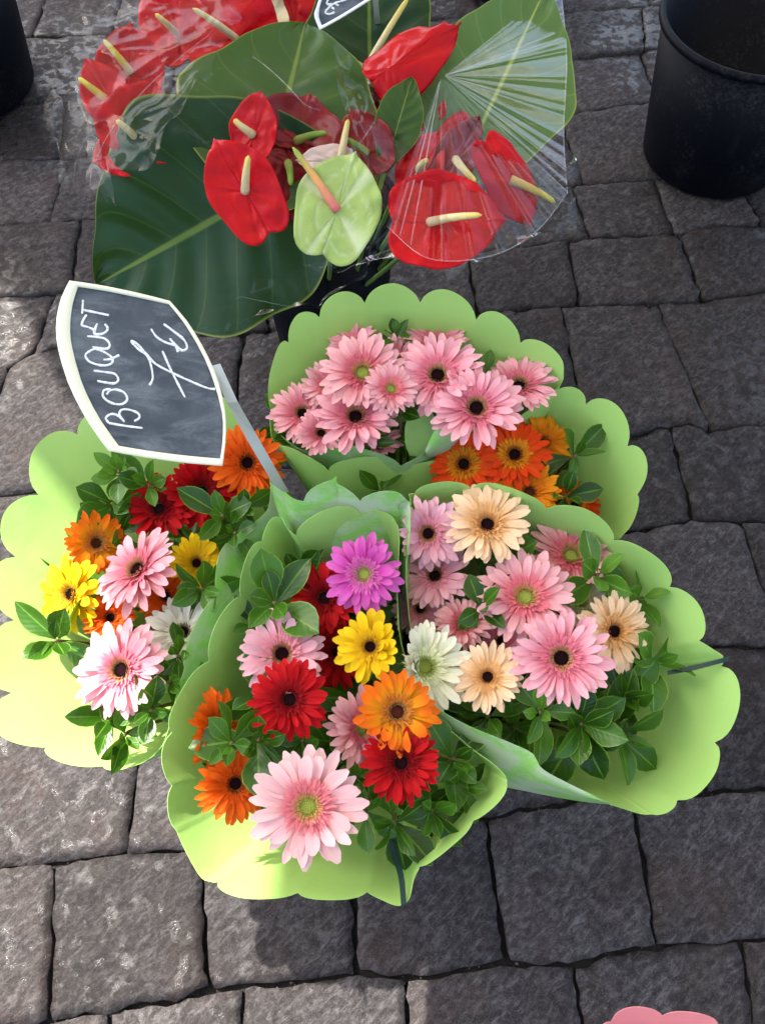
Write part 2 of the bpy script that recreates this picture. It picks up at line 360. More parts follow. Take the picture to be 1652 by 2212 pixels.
# traced cross joints per row (x at the near line, x at the far line); the rest at about 0.22 m
def gx(a, b): return (P(a[0], a[1], 0).x, P(b[0], b[1], 0).x)
JO = {3: [gx((105, 2204), (120, 1866)), gx((450, 2144), (432, 1838)), gx((770, 2094), (752, 1800)), gx((1090, 2072), (1050, 1764)), gx((1420, 2046), (1365, 1730))],
      2: [(.04, .03), gx((1290, 2230), (1236, 2084))],
      6: [gx((1496, 1120), (1451, 945))], 7: [gx((1536, 927), (1421, 662))],
      8: [gx((1250, 655), (1226, 525)), gx((1516, 650), (1466, 508))], 9: [(.62, .60)], 11: [gx((1416, 215), (1380, 110))], 7.5: []}
def yat(line, x):
    for a, b in zip(line, line[1:]):
        if a.x <= x <= b.x: return a.y + (b.y - a.y) * (x - a.x) / max(b.x - a.x, 1e-6) + .007 * noise.noise(Vector((x * 7, line[0].y * 9, .4))) + .004 * noise.noise(Vector((x * 22, line[0].y * 9, 2.4)))
    return line[0].y if x < line[0].x else line[-1].y
NS = 14
def stone(x00, x10, x01, x11, l0, l1, seed):
    vs = []; uvs = []
    tilt = (random.uniform(-.010, .010), random.uniform(-.012, .012)); hz = random.uniform(-.003, .003)
    cx = (x00 + x10 + x01 + x11) / 4; cy = (yat(l0, cx) + yat(l1, cx)) / 2
    gap = random.uniform(.0012, .0036); crn = random.uniform(.1, .8)
    for j in range(NS + 1):
        for i in range(NS + 1):
            u = i / NS; v = j / NS
            e = min(u, 1 - u, v, 1 - v)
            # round the corners by pulling them in
            cu, cv = abs(u - .5) * 2, abs(v - .5) * 2
            k = max(0, cu * cv - .84) / .16; sh = 1 - .026 * k * k * crn
            uu = .5 + (u - .5) * sh; vv = .5 + (v - .5) * sh
            xa = x00 + (x10 - x00) * uu; xb = x01 + (x11 - x01) * uu
            ya = yat(l0, xa); yb = yat(l1, xb)
            x = xa + (xb - xa) * vv; y = ya + (yb - ya) * vv
            x += (gap if u < .5 else -gap) * (cu ** 6); y += (gap if v < .5 else -gap) * (cv ** 6)
            nz = noise.noise(Vector((x * 24, y * 24, seed * 3.7)))
            if e < .02:
                x += .0065 * noise.noise(Vector((x * 38, y * 38, seed))) + .003 * noise.noise(Vector((x * 120, y * 120, seed))); y += .0065 * noise.noise(Vector((x * 38, y * 38, seed + 9))) + .003 * noise.noise(Vector((x * 120, y * 120, seed + 5)))
            z = .0040 * nz + .0022 * noise.noise(Vector((x * 60, y * 60, seed))) + .0035 * noise.noise(Vector((x * 9, y * 9, seed))) + tilt[0] * (x - cx) * 4 * .5 + tilt[1] * (y - cy) * 2 + hz
            if e < .001: z -= .0024
            elif e < 1 / NS + .001: z -= .0004
            vs.append((x - cx, y - cy, z))
    fs = [(j * (NS + 1) + i, j * (NS + 1) + i + 1, (j + 1) * (NS + 1) + i + 1, (j + 1) * (NS + 1) + i) for j in range(NS) for i in range(NS)]
    ring = [i for i in range(NS + 1)] + [j * (NS + 1) + NS for j in range(1, NS + 1)] + [NS * (NS + 1) + i for i in range(NS - 1, -1, -1)] + [j * (NS + 1) for j in range(NS - 1, 0, -1)]
    b0 = len(vs)
    for r_ in ring: vs.append((vs[r_][0] * .995, vs[r_][1] * .995, -.03))
    for k in range(len(ring)):
        k2 = (k + 1) % len(ring); fs.append((ring[k2], ring[k], b0 + k, b0 + k2))
    me = mesh('paving_stone', vs, fs, M['stone']); o = obj('paving_stone', me, ground, Matrix.Translation((cx, cy, 0))); return o
sd = 0
for ri in range(len(ROWS) - 1):
    l0, l1 = ROWS[ri], ROWS[ri + 1]
    js = sorted(JO.get(ri, []))
    if not js: x = random.uniform(-.1, .1); js = [(x, x + random.uniform(-.03, .02))]
    # fill between far-apart traced joints and outwards
    full = [js[0]]
    for a in js[1:]:
        gapx = a[0] - full[-1][0]; n = max(1, round(gapx / .235)); b = full[-1]
        for k in range(1, n): full.append((b[0] + (a[0] - b[0]) * k / n + random.uniform(-.02, .02), b[1] + (a[1] - b[1]) * k / n + random.uniform(-.02, .02)))
        full.append(a)
    while full[-1][0] < 1.25: w = random.uniform(.17, .27); full.append((full[-1][0] + w, full[-1][0] + w + random.uniform(-.035, .025)))
    while full[0][0] > -1.25: w = random.uniform(.17, .27); full.insert(0, (full[0][0] - w, full[0][0] - w + random.uniform(-.035, .025)))
    for a, b in zip(full, full[1:]):
        sd += 1; stone(a[0], b[0], a[1], b[1], l0, l1, sd)

rg = random.Random(77); gvs, gfs = [], []
for k in range(1500):
    ln = ROWS[rg.randrange(2, 14)]; x = rg.uniform(-1.0, 1.1); y = yat(ln, x) + rg.gauss(0, .006); r_ = rg.uniform(.0008, .0026) * (1.8 if rg.random() < .06 else 1); b0 = len(gvs)
    for (ux, uy, uz) in ((1, 0, 0), (-1, 0, 0), (0, 1, 0), (0, -1, 0), (0, 0, 1), (0, 0, -1)): gvs.append((x + ux * r_ * rg.uniform(.6, 1.3), y + uy * r_ * rg.uniform(.6, 1.3), -.011 + rg.uniform(0, .004) + uz * r_ * .8))
    gfs += [tuple(b0 + i for i in f) for f in ((0, 2, 4), (2, 1, 4), (1, 3, 4), (3, 0, 4), (2, 0, 5), (1, 2, 5), (3, 1, 5), (0, 3, 5))]
M['grit'] = mat_simple('grit', (.11, .10, .09), .85, .3, nscale=200, namt=.7)
tag(obj('joint_grit', mesh('joint_grit', gvs, gfs, M['grit'], smooth=False)), 'pale grit lying in the joints between the stones', 'grit', kind='stuff')

def mat_outer():
    t = NT('far_setts'); p = t.gen(); b = t.n('ShaderNodeTexBrick'); t.l(p, b.inputs['Vector']); b.inputs['Scale'].default_value = 1.0
    b.inputs['Brick Width'].default_value = .235; b.inputs['Row Height'].default_value = .21; b.inputs['Mortar Size'].default_value = .006; b.inputs['Mortar Smooth'].default_value = .3
    b.inputs['Color1'].default_value = (.030, .028, .029, 1); b.inputs['Color2'].default_value = (.052, .049, .051, 1); b.inputs['Mortar'].default_value = (.012, .011, .011, 1)
    n = t.noise(p, 70, 7, .7); c = t.mix(n, t.mix(1.0, b.outputs[0], (.5, .5, .5), 'MULTIPLY'), t.mix(1.0, b.outputs[0], (1.6, 1.6, 1.6), 'MULTIPLY'))
    return t.bsdf(c, .75, .2, t.bump(t.math('ADD', t.math('MULTIPLY', b.outputs['Fac'], -2.0), n), .6, .005))
ox0, ox1, oy0, oy1 = -1.22, 1.24, -.62, 3.0
ov = [(-60, -60, -.008), (60, -60, -.008), (60, 60, -.008), (-60, 60, -.008), (ox0, oy0, -.008), (ox1, oy0, -.008), (ox1, oy1, -.008), (ox0, oy1, -.008)]
outer = obj('pavement', mesh('pavement', ov, [(0, 1, 5, 4), (1, 2, 6, 5), (2, 3, 7, 6), (3, 0, 4, 7)], mat_outer(), smooth=False)); outer['kind'] = 'structure'

# ------------------------------------------------------------------ buckets
def bucket(loc, rt, rb, h, label, tilt=0, wet=True):
    e = empty('flower_bucket', Matrix.Translation(loc) @ Matrix.Rotation(tilt, 4, 'X'))
    pr = [(0.0, .004), (rb - .006, .004), (rb, .010), (rb + (rt - rb) * .33, h * .33), (rb + (rt - rb) * .34, h * .345), (rt, h), (rt - .004, h), (rb - .004, .014), (0, .014)]
    v, f = lathe(pr, 72); bd = obj('body', mesh('bucket_body', v, f, M['plastic']), e)
    rim = [(rt - .001, h - .010), (rt + .007, h - .010), (rt + .008, h - .004), (rt + .006, h + .003), (rt + .001, h + .005), (rt - .005, h + .002), (rt - .0055, h - .004)]
    v, f = lathe(rim, 72); obj('rim', mesh('bucket_rim', v, f, M['plastic']), bd)
    if wet:
        rw = rb + (rt - rb) * .3 - .005
        v, f = lathe([(0, h * .3), (rw, h * .3)], 48); obj('water', mesh('bucket_water', v, f, M['water']), e)
    return tag(e, label, 'bucket', 'black plastic flower buckets')
bucket((.735, 1.735, 0), .185, .15, .32, 'empty black plastic bucket standing alone at the upper right')
bucket((-1.0, 1.98, 0), .20, .17, .34, 'dark bucket cut off by the upper left corner')
bucket((-.10, 1.2, 0), .125, .10, .33, 'black bucket holding the cellophane anthurium bouquets')
bucket((.31, 2.43, 0), .15, .125, .30, 'black bucket just showing at the top edge behind the anthuriums')
bucket((.03, .46, 0), .155, .125, .30, 'black bucket hidden under the green gerbera wrappers')

# ------------------------------------------------------------------ paper wrappers
PAPER_SEED = [0]
def rim_samples(pts, closed=True, per=16):
    """pts: (px, py, z, amp) -> list of (3D point, scallop extension)"""
    V = [P(p[0], p[1], p[2]) for p in pts]; n = len(V); out = []
    for i in range(n if closed else n - 1):
        p0, p1, p2, p3 = (V[(i - 1) % n], V[i], V[(i + 1) % n], V[(i + 2) % n]) if closed else (V[max(i - 1, 0)], V[i], V[i + 1], V[min(i + 2, n - 1)])
        ch = (p2 - p1).length; amp = pts[i][3]
        for k in range(per):
            t = k / per
            sm = .5 * ((2 * p1) + (p2 - p0) * t + (2 * p0 - 5 * p1 + 4 * p2 - p3) * t * t + (3 * p1 - p0 - 3 * p2 + p3) * t ** 3)
            q = p1.lerp(p2, t).lerp(sm, .8)
            out.append((q, amp * ch * (math.sin(math.pi * t) ** .62 if amp else 0), math.exp(-(min(t, 1 - t) * 9) ** 2) if amp else 0))
    if not closed: out.append((V[-1], 0, 0))
    return out
def wrap_surface(pts, base, rb, closed=True, per=16, rows=16, bulge=.018, wob=.012, start=0.0, inset=0.0, arch=None):
    S = rim_samples(pts, closed, per); c = sum((s[0] for s in S), Vector()) / len(S)
    PAPER_SEED[0] += 1; sd_ = PAPER_SEED[0] * 5.3
    vs = []; n = len(S)
    for (q, ext, cr) in S:
        h = Vector((q.x - c.x, q.y - c.y, 0)); hd = h.normalized()
        b = base + hd * rb
        mid = b.lerp(q, .55) + hd * bulge + Vector((0, 0, -.012))
        te = 1 + ext / max(2 * (q - mid).length, 1e-6)
        for j in range(rows + 1):
            t = start + (1 - start) * j / rows
            t *= te
            p = bez(b, mid, q, t) if t <= 1 else q + (q - mid) * (2 * (t - 1))
            w = wob * t * noise.noise(Vector((p.x * 9 + sd_, p.y * 9, p.z * 7))) + .0012 * t * noise.noise(Vector((p.x * 30, p.y * 30 + sd_, p.z * 22)))
            vs.append(p + hd * (w - .0013 * cr * min(1, t * t)))
    m = rows + 1; fs = []
    for i in range(n if closed else n - 1):
        for j in range(rows):
            a = i * m + j; b_ = ((i + 1) % n) * m + j; fs.append((a, b_, b_ + 1, a + 1))
    # faces must look to the bouquet's axis
    v = [vs[k] for k in fs[len(fs) // 2 + rows // 2]]; nrm = (v[1] - v[0]).cross(v[2] - v[0]); mid = v[0]
    if nrm.dot(Vector((c.x, c.y, mid.z + .05)) - mid) < 0: fs = [f[::-1] for f in fs]
    return vs, fs
def paper_obj(name, vs, fs, loc, parent=None, mats=None, thick=.0004):
    loc = Vector(loc); me = mesh(name, [v - loc for v in vs], fs, mats=mats or [M['paper_in'], M['paper_out']])
    o = bpy.data.objects.new(name, me); col.objects.link(o)
    if parent is not None: o.parent = parent; o.location = loc - parent.location
    else: o.location = loc
    md = o.modifiers.new('thickness', 'SOLIDIFY'); md.thickness = thick; md.offset = -1; md.material_offset = 1; md.material_offset_rim = 0
    es = o.modifiers.new('crisp', 'EDGE_SPLIT'); es.split_angle = R(38)
    return o
def strip(A, B, n=40, rows=8, sag=.0, side=None):
    """sheet between two lines of (px, py, z)"""
    a = [P(*p) for p in A]; b = [P(*p) for p in B]
    def res(L):
        c = catmull(L, 16); d = [0]
        for i in range(1, len(c)): d.append(d[-1] + (c[i] - c[i - 1]).length)
        out = []; k = 0
        for i in range(n + 1):
            s = d[-1] * i / n
            while k < len(c) - 2 and d[k + 1] < s: k += 1
            t = (s - d[k]) / max(d[k + 1] - d[k], 1e-9); out.append(c[k].lerp(c[k + 1], min(max(t, 0), 1)))
        return out
    ra, rb_ = res(a), res(b); vs = []
    for p, q in zip(ra, rb_):
        t, r, u = frame_at((p + q) / 2)
        for j in range(rows + 1):
            s = j / rows; w = p.lerp(q, s) + t * (sag * math.sin(math.pi * s)); w += t * .002 * noise.noise(w * 25); vs.append(w)
    m = rows + 1; fs = [(i * m + j, (i + 1) * m + j, (i + 1) * m + j + 1, i * m + j + 1) for i in range(n) for j in range(rows)]
    v = [vs[k] for k in fs[len(fs) // 2]]
    if (v[1] - v[0]).cross(v[2] - v[0]).dot(CAM - v[0]) < 0: fs = [f[::-1] for f in fs]
    return vs, fs

S_, s_, N_ = .34, .16, 0
BASE = {1: Vector((-.07, .46, .24)), 2: Vector((.0, .37, .24)), 3: Vector((.115, .42, .24)), 4: Vector((.04, .555, .24)), 5: Vector((.12, .535, .24))}
def wrapper(k, pts, label, rb=.028, **kw):
    vs, fs = wrap_surface(pts, BASE[k], rb, **kw)
    return tag(paper_obj('paper_wrapper', vs, fs, BASE[k], None, [M['paper_in'], M['paper_in']] if k == 4 else None), label, 'wrapping paper', 'green scalloped bouquet wrappers')
w1 = wrapper(1, [(578, 985, .50, N_), (520, 880, .50, s_), (400, 850, .50, s_), (280, 880, .48, s_), (170, 942, .46, S_), (80, 1066, .45, S_), (34, 1203, .44, S_), (22, 1343, .43, S_), (36, 1489, .42, .40), (96, 1619, .41, s_), (224, 1650, .41, s_),
    (285, 1648, .42, N_), (352, 1602, .45, N_), (400, 1445, .475, s_), (478, 1292, .485, s_), (515, 1168, .485, N_), (590, 1095, .495, N_)], 'green scalloped paper round the sunlit bouquet at the left, under the chalkboard')
w2 = wrapper(2, [(603, 1110, .52, s_), (564, 1162, .515, .2), (513, 1278, .51, .2), (440, 1422, .50, .2), (361, 1583, .485, s_), (365, 1700, .47, s_), (380, 1800, .46, N_), (425, 1895, .46, N_), (465, 1912, .46, .22), (642, 1938, .46, .2), (794, 1931, .47, .16),
    (877, 1951, .485, N_), (906, 1873, .485, s_), (1015, 1768, .49, s_), (1083, 1681, .50, N_), (1000, 1606, .50, N_), (905, 1512, .505, N_), (872, 1400, .51, N_), (862, 1250, .515, N_), (857, 1130, .53, .1), (779, 1110, .535, .3), (639, 1149, .53, .1)],
    'green paper round the front bouquet with its pointed lip nearest the camera')
w3 = wrapper(3, [(884, 1085, .525, s_), (890, 1062, .53, .17), (1016, 1052, .53, .2), (1178, 1096, .53, .28), (1326, 1166, .52, .3), (1453, 1264, .51, .3), (1518, 1384, .50, s_), (1573, 1424, .50, N_), (1571, 1440, .49, .34), (1543, 1604, .47, .36), (1458, 1724, .46, s_),
    (1395, 1750, .45, N_), (1316, 1736, .44, N_), (1200, 1720, .425, N_), (1083, 1692, .42, N_), (1000, 1630, .43, N_), (905, 1520, .47, N_), (882, 1350, .50, N_), (880, 1190, .52, N_)],
    'green paper round the peach and pink bouquet at the right')
w4 = wrapper(4, [(584, 890, .50, .22), (615, 738, .57, S_), (684, 683, .59, .38), (786, 653, .60, .36), (906, 659, .60, .36), (1030, 690, .59, .36), (1135, 738, .57, .30), (1214, 812, .55, N_), (1154, 876, .53, N_), (1060, 938, .52, N_), (960, 984, .51, N_), (858, 1006, .50, .26), (708, 1017, .50, .26), (602, 966, .50, N_)],
    'green scalloped paper standing behind the all pink bouquet at the back')
w5 = wrapper(5, [(1120, 880, .51, N_), (1185, 850, .53, .36), (1271, 867, .53, .36), (1356, 964, .52, .34), (1376, 1069, .50, s_), (1340, 1160, .47, N_), (1250, 1150, .46, N_), (1100, 1112, .46, N_), (980, 1062, .46, N_), (920, 1030, .47, N_), (980, 990, .48, N_), (1060, 935, .49, N_)],
    'green paper round the orange bouquet tucked in behind at the right')
SAT = [M['paper_out'], M['paper_out']]
# second paper layers and turned-over folds
vs, fs = wrap_surface([(575, 1040, .545, N_), (604, 1062, .55, .05), (644, 1084, .55, .38), (791, 1084, .55, .26), (888, 1080, .545, N_), (884, 1130, .53, N_)], BASE[2] + Vector((0, .03, 0)), .035, closed=False, start=.35)
paper_obj('paper_layer', vs, fs, BASE[2], w2, SAT)
vs, fs = wrap_surface([(590, 925, .505, N_), (664, 975, .503, .26), (858, 1004, .503, .2), (945, 972, .505, N_)], BASE[4] + Vector((0, -.006, 0)), .02, closed=False, start=.4, bulge=.004)
paper_obj('paper_layer', vs, fs, BASE[4], w4, SAT)
vs, fs = strip([(880, 1440, .505), (906, 1500, .505), (956, 1538, .50), (1016, 1570, .495), (1100, 1604, .49), (1150, 1628, .485), (1172, 1662, .48), (1250, 1703, .47), (1318, 1733, .455)],
               [(893, 1500, .44), (930, 1560, .42), (985, 1625, .415), (1040, 1670, .415), (1083, 1697, .415), (1140, 1710, .42), (1200, 1722, .425), (1260, 1732, .435), (1320, 1738, .445)], sag=.012)
paper_obj('paper_fold', vs, fs, BASE[3], w3, SAT)
vs, fs = strip([(866, 1090, .545), (884, 1085, .545), (886, 1140, .53), (880, 1200, .52)], [(850, 1120, .50), (862, 1200, .49), (866, 1260, .48), (868, 1300, .47)], sag=.006)
paper_obj('paper_fold', vs, fs, BASE[2], w2, SAT)
vs, fs = strip([(874, 955, .515), (877, 912, .53), (904, 884, .54), (932, 890, .54), (941, 920, .53)], [(884, 985, .50), (892, 985, .50), (902, 986, .50), (912, 986, .50), (920, 984, .50)], sag=.003)
paper_obj('paper_curl', vs, fs, BASE[4], w4, [M['paper_in'], M['paper_in']])
vs, fs = strip([(918, 973, .53), (940, 928, .555), (970, 903, .56), (1004, 896, .56), (1042, 910, .55)], [(925, 990, .505), (945, 984, .51), (972, 970, .515), (1004, 948, .515), (1042, 916, .53)], sag=.010)
paper_obj('paper_curl', vs, fs, BASE[4], w4, SAT)
for wr, A, B in ((w2, [(833, 1812, .462), (846, 1850, .467), (860, 1895, .478), (866, 1955, .491)], [(848, 1812, .464), (862, 1850, .469), (872, 1895, .480), (878, 1953, .491)]),
                 (w3, [(1440, 1449, .475), (1500, 1436, .488), (1574, 1418, .506)], [(1441, 1457, .475), (1502, 1446, .488), (1574, 1428, .503)])):
    vs, fs = strip(A, B, n=14, rows=2); o = paper_obj('ribbon_strip', vs, fs, wr.location, wr, [M['tape'], M['tape']], .0012)
# neighbouring wrapper at the lower right corner
bp = P(1450, 2375, .39); bp.z = .02
vs, fs = wrap_surface([(1318, 2206, .40, .30), (1430, 2196, .41, .26), (1556, 2206, .41, .3), (1680, 2300, .40, .3), (1640, 2480, .38, .3), (1450, 2560, .37, .3), (1280, 2460, .37, .3), (1250, 2320, .38, .3)], bp, .03, bulge=-.035)
tag(paper_obj('paper_wrapper', vs, fs, bp, None, [M['pink_paper'], M['pink_paper']]), 'pink scalloped wrapping paper peeking in at the bottom right edge', 'wrapping paper')

# ------------------------------------------------------------------ gerberas
def petal_mesh(mat, w, notch, curl, tw, cols=5, rows=6):
    vs, uvs = [], []
    for i in range(rows + 1):
        t = i / rows
        wd = w * (.34 + .66 * math.sin(math.pi * min(t / .72, 1) / 2) ** 1.1) * (1 if t < .72 else math.sqrt(max(0, 1 - ((t - .72) / .30) ** 2)))
        for j in range(cols):
            s = j / (cols - 1) * 2 - 1
            y = t - (notch * (1 - abs(s)) * .5 + .03 * s * s) * (t > .99) + .0
            z = .05 * math.sin(math.pi * t) + curl * t * t + .5 * wd * s * s * (1 - .5 * t) - .015 * math.cos(s * math.pi * 2) * (1 - t)
            vs.append((s * wd + tw * t * t, y, z + tw * s * t * .25)); uvs.append((s * .5 + .5, t))
    fs = [(i * cols + j, i * cols + j + 1, (i + 1) * cols + j + 1, (i + 1) * cols + j) for i in range(rows) for j in range(cols - 1)]
    return mesh('petal', vs, fs, mat, uvs)
def ruff_mesh(mat, rings, seed):
    rnd = random.Random(seed); vs, fs, uvs = [], [], []
    for (r0, L, pitch, n, w) in rings:
        for k in range(n):
            a = 2 * math.pi * (k + rnd.uniform(-.35, .35)) / n; pt = pitch + rnd.uniform(-.22, .22); l = L * rnd.uniform(.7, 1.15); b = len(vs)
            ca, sa = math.cos(a), math.sin(a); cp, sp = math.cos(pt), math.sin(pt)
            for (x, y, z, u, v) in ((-w * .5, 0, 0, 0, 0), (w * .5, 0, 0, 1, 0), (w, .6, .02, 1, .6), (0, 1, .05, .5, 1), (-w, .6, .02, 0, .6)):
                yy = r0 + l * (y * cp - z * sp); zz = l * (y * sp + z * cp) + .02
                vs.append((ca * x - sa * yy, sa * x + ca * yy, zz)); uvs.append((u, v))
            fs.append((b, b + 1, b + 2, b + 3, b + 4))
    return mesh('inner_florets', vs, fs, mat, uvs, smooth=False)
def eye_mesh(mat, rad, seed):
    rnd = random.Random(seed); prof = [(0, .035), (rad * .35, .03), (rad * .7, .035), (rad, .02), (rad * 1.05, -.03)]
    v, f = lathe(prof, 20); vs = [tuple(x) for x in v]; fs = list(f)
    g = math.pi * (3 - math.sqrt(5)); N = 70
    for k in range(N):
        r = rad * math.sqrt((k + .5) / N); a = k * g; x, y = r * math.cos(a), r * math.sin(a); s = rad * .10; h = .035 + rad * (.10 + .22 * (r / rad) ** 2) * rnd.uniform(.7, 1.2); b = len(vs)
        vs += [(x - s, y - s, .02), (x + s, y - s, .02), (x + s, y + s, .02), (x - s, y + s, .02), (x, y, h)]
        fs += [(b, b + 1, b + 4), (b + 1, b + 2, b + 4), (b + 2, b + 3, b + 4), (b + 3, b, b + 4)]
    return mesh('eye', vs, fs, mat, smooth=False)
EYE_D = mat_simple('eye_dark', (.016, .005, .007), .9, .05, nscale=30)
EYE_G = mat_simple('eye_green', (.30, .36, .07), .9, .05, nscale=30)
EYE_B = mat_simple('eye_brown', (.09, .022, .012), .9, .05, nscale=30)
EYE_R = mat_simple('eye_dark_red', (.055, .004, .006), .9, .05, nscale=30)
def ruffmat(name, a, b): return mat_petal(name, a, tuple((x + y) / 2 for x, y in zip(a, b)), b, streak=.1)
TYPES = {}
def gtype(key, base, mid, tip, ruff, ring, eye, n=(29, 23)):
    pm = mat_petal('petal_' + key, base, mid, tip); rm = ruffmat('ruff_' + key, *ruff); gm = ruffmat('ring_' + key, *ring)
    TYPES[key] = dict(pet=[petal_mesh(pm, w, nt, cu, tw) for w, nt, cu, tw in ((.122, .03, -.02, .0), (.132, .05, -.10, .03), (.112, .02, .06, -.04), (.128, .05, -.05, -.02), (.116, .0, -.18, .05))],
        ruff=[ruff_mesh(rm, [(.22, .30, .22, 46, .030), (.20, .26, .45, 46, .026), (.17, .20, .75, 40, .022)], s) for s in (1, 2)],
        ring=[ruff_mesh(gm, [(.155, .16, .75, 44, .014), (.135, .13, 1.0, 36, .013)], s) for s in (3, 4)], eye=[eye_mesh(eye, .145, s) for s in (5, 6)], n=n)
PK = ((.82, .20, .25), (.86, .30, .35), (.88, .42, .45))
gtype('pink', (.82, .19, .26), (.90, .33, .40), (.94, .50, .54), ((.72, .12, .20), (.82, .26, .32)), ((.25, .07, .04), (.62, .36, .16)), EYE_D)
gtype('pinkg', (.80, .17, .23), (.86, .34, .37), (.90, .50, .51), ((.75, .11, .18), (.82, .24, .28)), ((.60, .20, .12), (.62, .45, .14)), EYE_G)
gtype('palepink', (.84, .30, .33), (.90, .50, .51), (.91, .60, .60), ((.78, .16, .22), (.85, .30, .32)), ((.60, .30, .14), (.70, .45, .14)), EYE_G, (25, 14))
gtype('rosepink', (.84, .30, .38), (.88, .42, .50), (.90, .52, .58), ((.76, .20, .28), (.84, .38, .44)), ((.18, .03, .03), (.55, .30, .12)), EYE_D, (26, 18))
gtype('magenta', (.60, .03, .30), (.66, .06, .40), (.72, .14, .50), ((.58, .03, .30), (.72, .18, .48)), ((.62, .12, .30), (.72, .5, .3)), EYE_G, (24, 17))
gtype('red', (.32, .0015, .004), (.42, .002, .005), (.50, .003, .007), ((.18, .002, .004), (.34, .005, .008)), ((.06, .002, .004), (.24, .006, .008)), EYE_D)
gtype('orange', (.80, .14, .006), (.85, .11, .005), (.86, .15, .008), ((.66, .06, .004), (.80, .13, .008)), ((.14, .008, .004), (.50, .10, .01)), EYE_D)
gtype('flame', (.86, .50, .015), (.84, .10, .005), (.80, .06, .004), ((.70, .10, .006), (.84, .40, .02)), ((.12, .01, .005), (.60, .22, .02)), EYE_D)
gtype('sunset', (.88, .62, .012), (.88, .34, .006), (.88, .16, .006), ((.55, .12, .02), (.78, .30, .03)), ((.16, .02, .01), (.60, .36, .10)), EYE_B, (25, 14))
gtype('golden', (.86, .26, .006), (.87, .27, .006), (.88, .33, .010), ((.70, .16, .006), (.85, .28, .01)), ((.20, .02, .005), (.6, .2, .02)), EYE_B)
gtype('yellow', (.86, .48, .004), (.89, .57, .004), (.90, .63, .012), ((.80, .42, .006), (.88, .60, .02)), ((.30, .10, .01), (.70, .44, .03)), EYE_D, (20, 13))
gtype('cream', (.68, .74, .36), (.80, .82, .54), (.86, .86, .66), ((.68, .76, .36), (.82, .84, .55)), ((.45, .55, .12), (.62, .68, .22)), EYE_G)
gtype('white', (.74, .74, .60), (.82, .82, .72), (.86, .86, .80), ((.68, .66, .52), (.8, .8, .7)), ((.08, .02, .03), (.4, .36, .3)), EYE_D)
gtype('peach', (.93, .54, .23), (.95, .64, .34), (.96, .72, .46), ((.86, .42, .12), (.91, .58, .26)), ((.55, .20, .05), (.8, .45, .14)), EYE_D, (26, 19))
def stem_part(parent, Mw, p, n, base, rad=.0028, mat='stem', nm='stem'):
    q1 = p - n * .07; pts = [bez(p - n * .004, q1, base, t / 10) for t in range(11)]
    inv = Mw.inverted(); v, f = tube([inv @ x for x in pts], rad, 6)
    return obj(nm, mesh(nm, v, f, M[mat]), parent)
COUNT = [0]; FLW = []
def gerbera(kind, px, py, z, dia, a, b, label, bq, cup=.14, roll=None, lo=.066, hi=.132, press=None):
    T = TYPES[kind]; COUNT[0] += 1; rnd = random.Random(COUNT[0] * 7 + 3)
    p = P(px, py, z); n = facing(p, a, b); D = min(max(dia / FPX * depth(p), lo), hi); Rr = D / 2
    ang = rnd.uniform(0, 6.28) if roll is None else roll
    Mw = basis(p, Vector((math.cos(ang), math.sin(ang), .3)), n); e = empty('gerbera_flower', Mw)
    n1, n2 = T['n']; n1 += rnd.choice((-2, -1, 0, 1)); inv3 = Mw.to_3x3().inverted()
    tc, rr_, uu_ = frame_at(p)
    if press is None: pa = rnd.uniform(0, 6.28); press = (math.cos(pa), math.sin(pa), rnd.uniform(.05, .38))
    pd = (inv3 @ (rr_ * press[0] + uu_ * press[1])); pd.z = 0; pd.normalize(); jit = rnd.uniform(.07, .17)
    for layer, (cnt, Ls, pt, r0, h) in enumerate(((n1, 1.0, cup, .22, 0), (n2, .80, cup + .10, .24, .05))):
        for k in range(cnt):
            th = 2 * math.pi * (k + rnd.uniform(-.24, .24) + .5 * layer) / cnt
            L = Rr * (1 - r0) * Ls * rnd.uniform(.86, 1.06); pit = pt + rnd.gauss(0, jit) + press[2] * max(0, Vector((-math.sin(th), math.cos(th), 0)).dot(pd) - .1)
            ml = Matrix.Rotation(th, 4, 'Z') @ Matrix.Translation((0, r0 * Rr, (h + rnd.uniform(-.02, .02)) * Rr)) @ Matrix.Rotation(pit, 4, 'X') @ Matrix.Rotation(rnd.gauss(0, .16), 4, 'Y') @ Matrix.Rotation(rnd.gauss(0, .05), 4, 'Z') @ Matrix.Diagonal((L * (28.0 / cnt) ** .75 * rnd.uniform(.92, 1.1), L, L, 1))
            obj('petal', rnd.choice(T['pet']), e, ml)
    sc_ = Matrix.Scale(Rr, 4)
    o = obj('inner_florets', rnd.choice(T['ruff']), e, sc_ @ Matrix.Translation((0, 0, .085))); o['kind'] = 'stuff'
    o = obj('floret_ring', rnd.choice(T['ring']), e, sc_ @ Matrix.Translation((0, 0, .085))); o['kind'] = 'stuff'
    obj('eye', rnd.choice(T['eye']), e, sc_ @ Matrix.Translation((0, 0, .045)))
    stem_part(e, Mw, p, n, BASE[bq] + Vector((rnd.uniform(-.02, .02), rnd.uniform(-.02, .02), -.12)), .0032)
    FLW.append((px, py, z, bq, label))
    return tag(e, label, 'flower', 'gerbera flowers')
G = gerbera
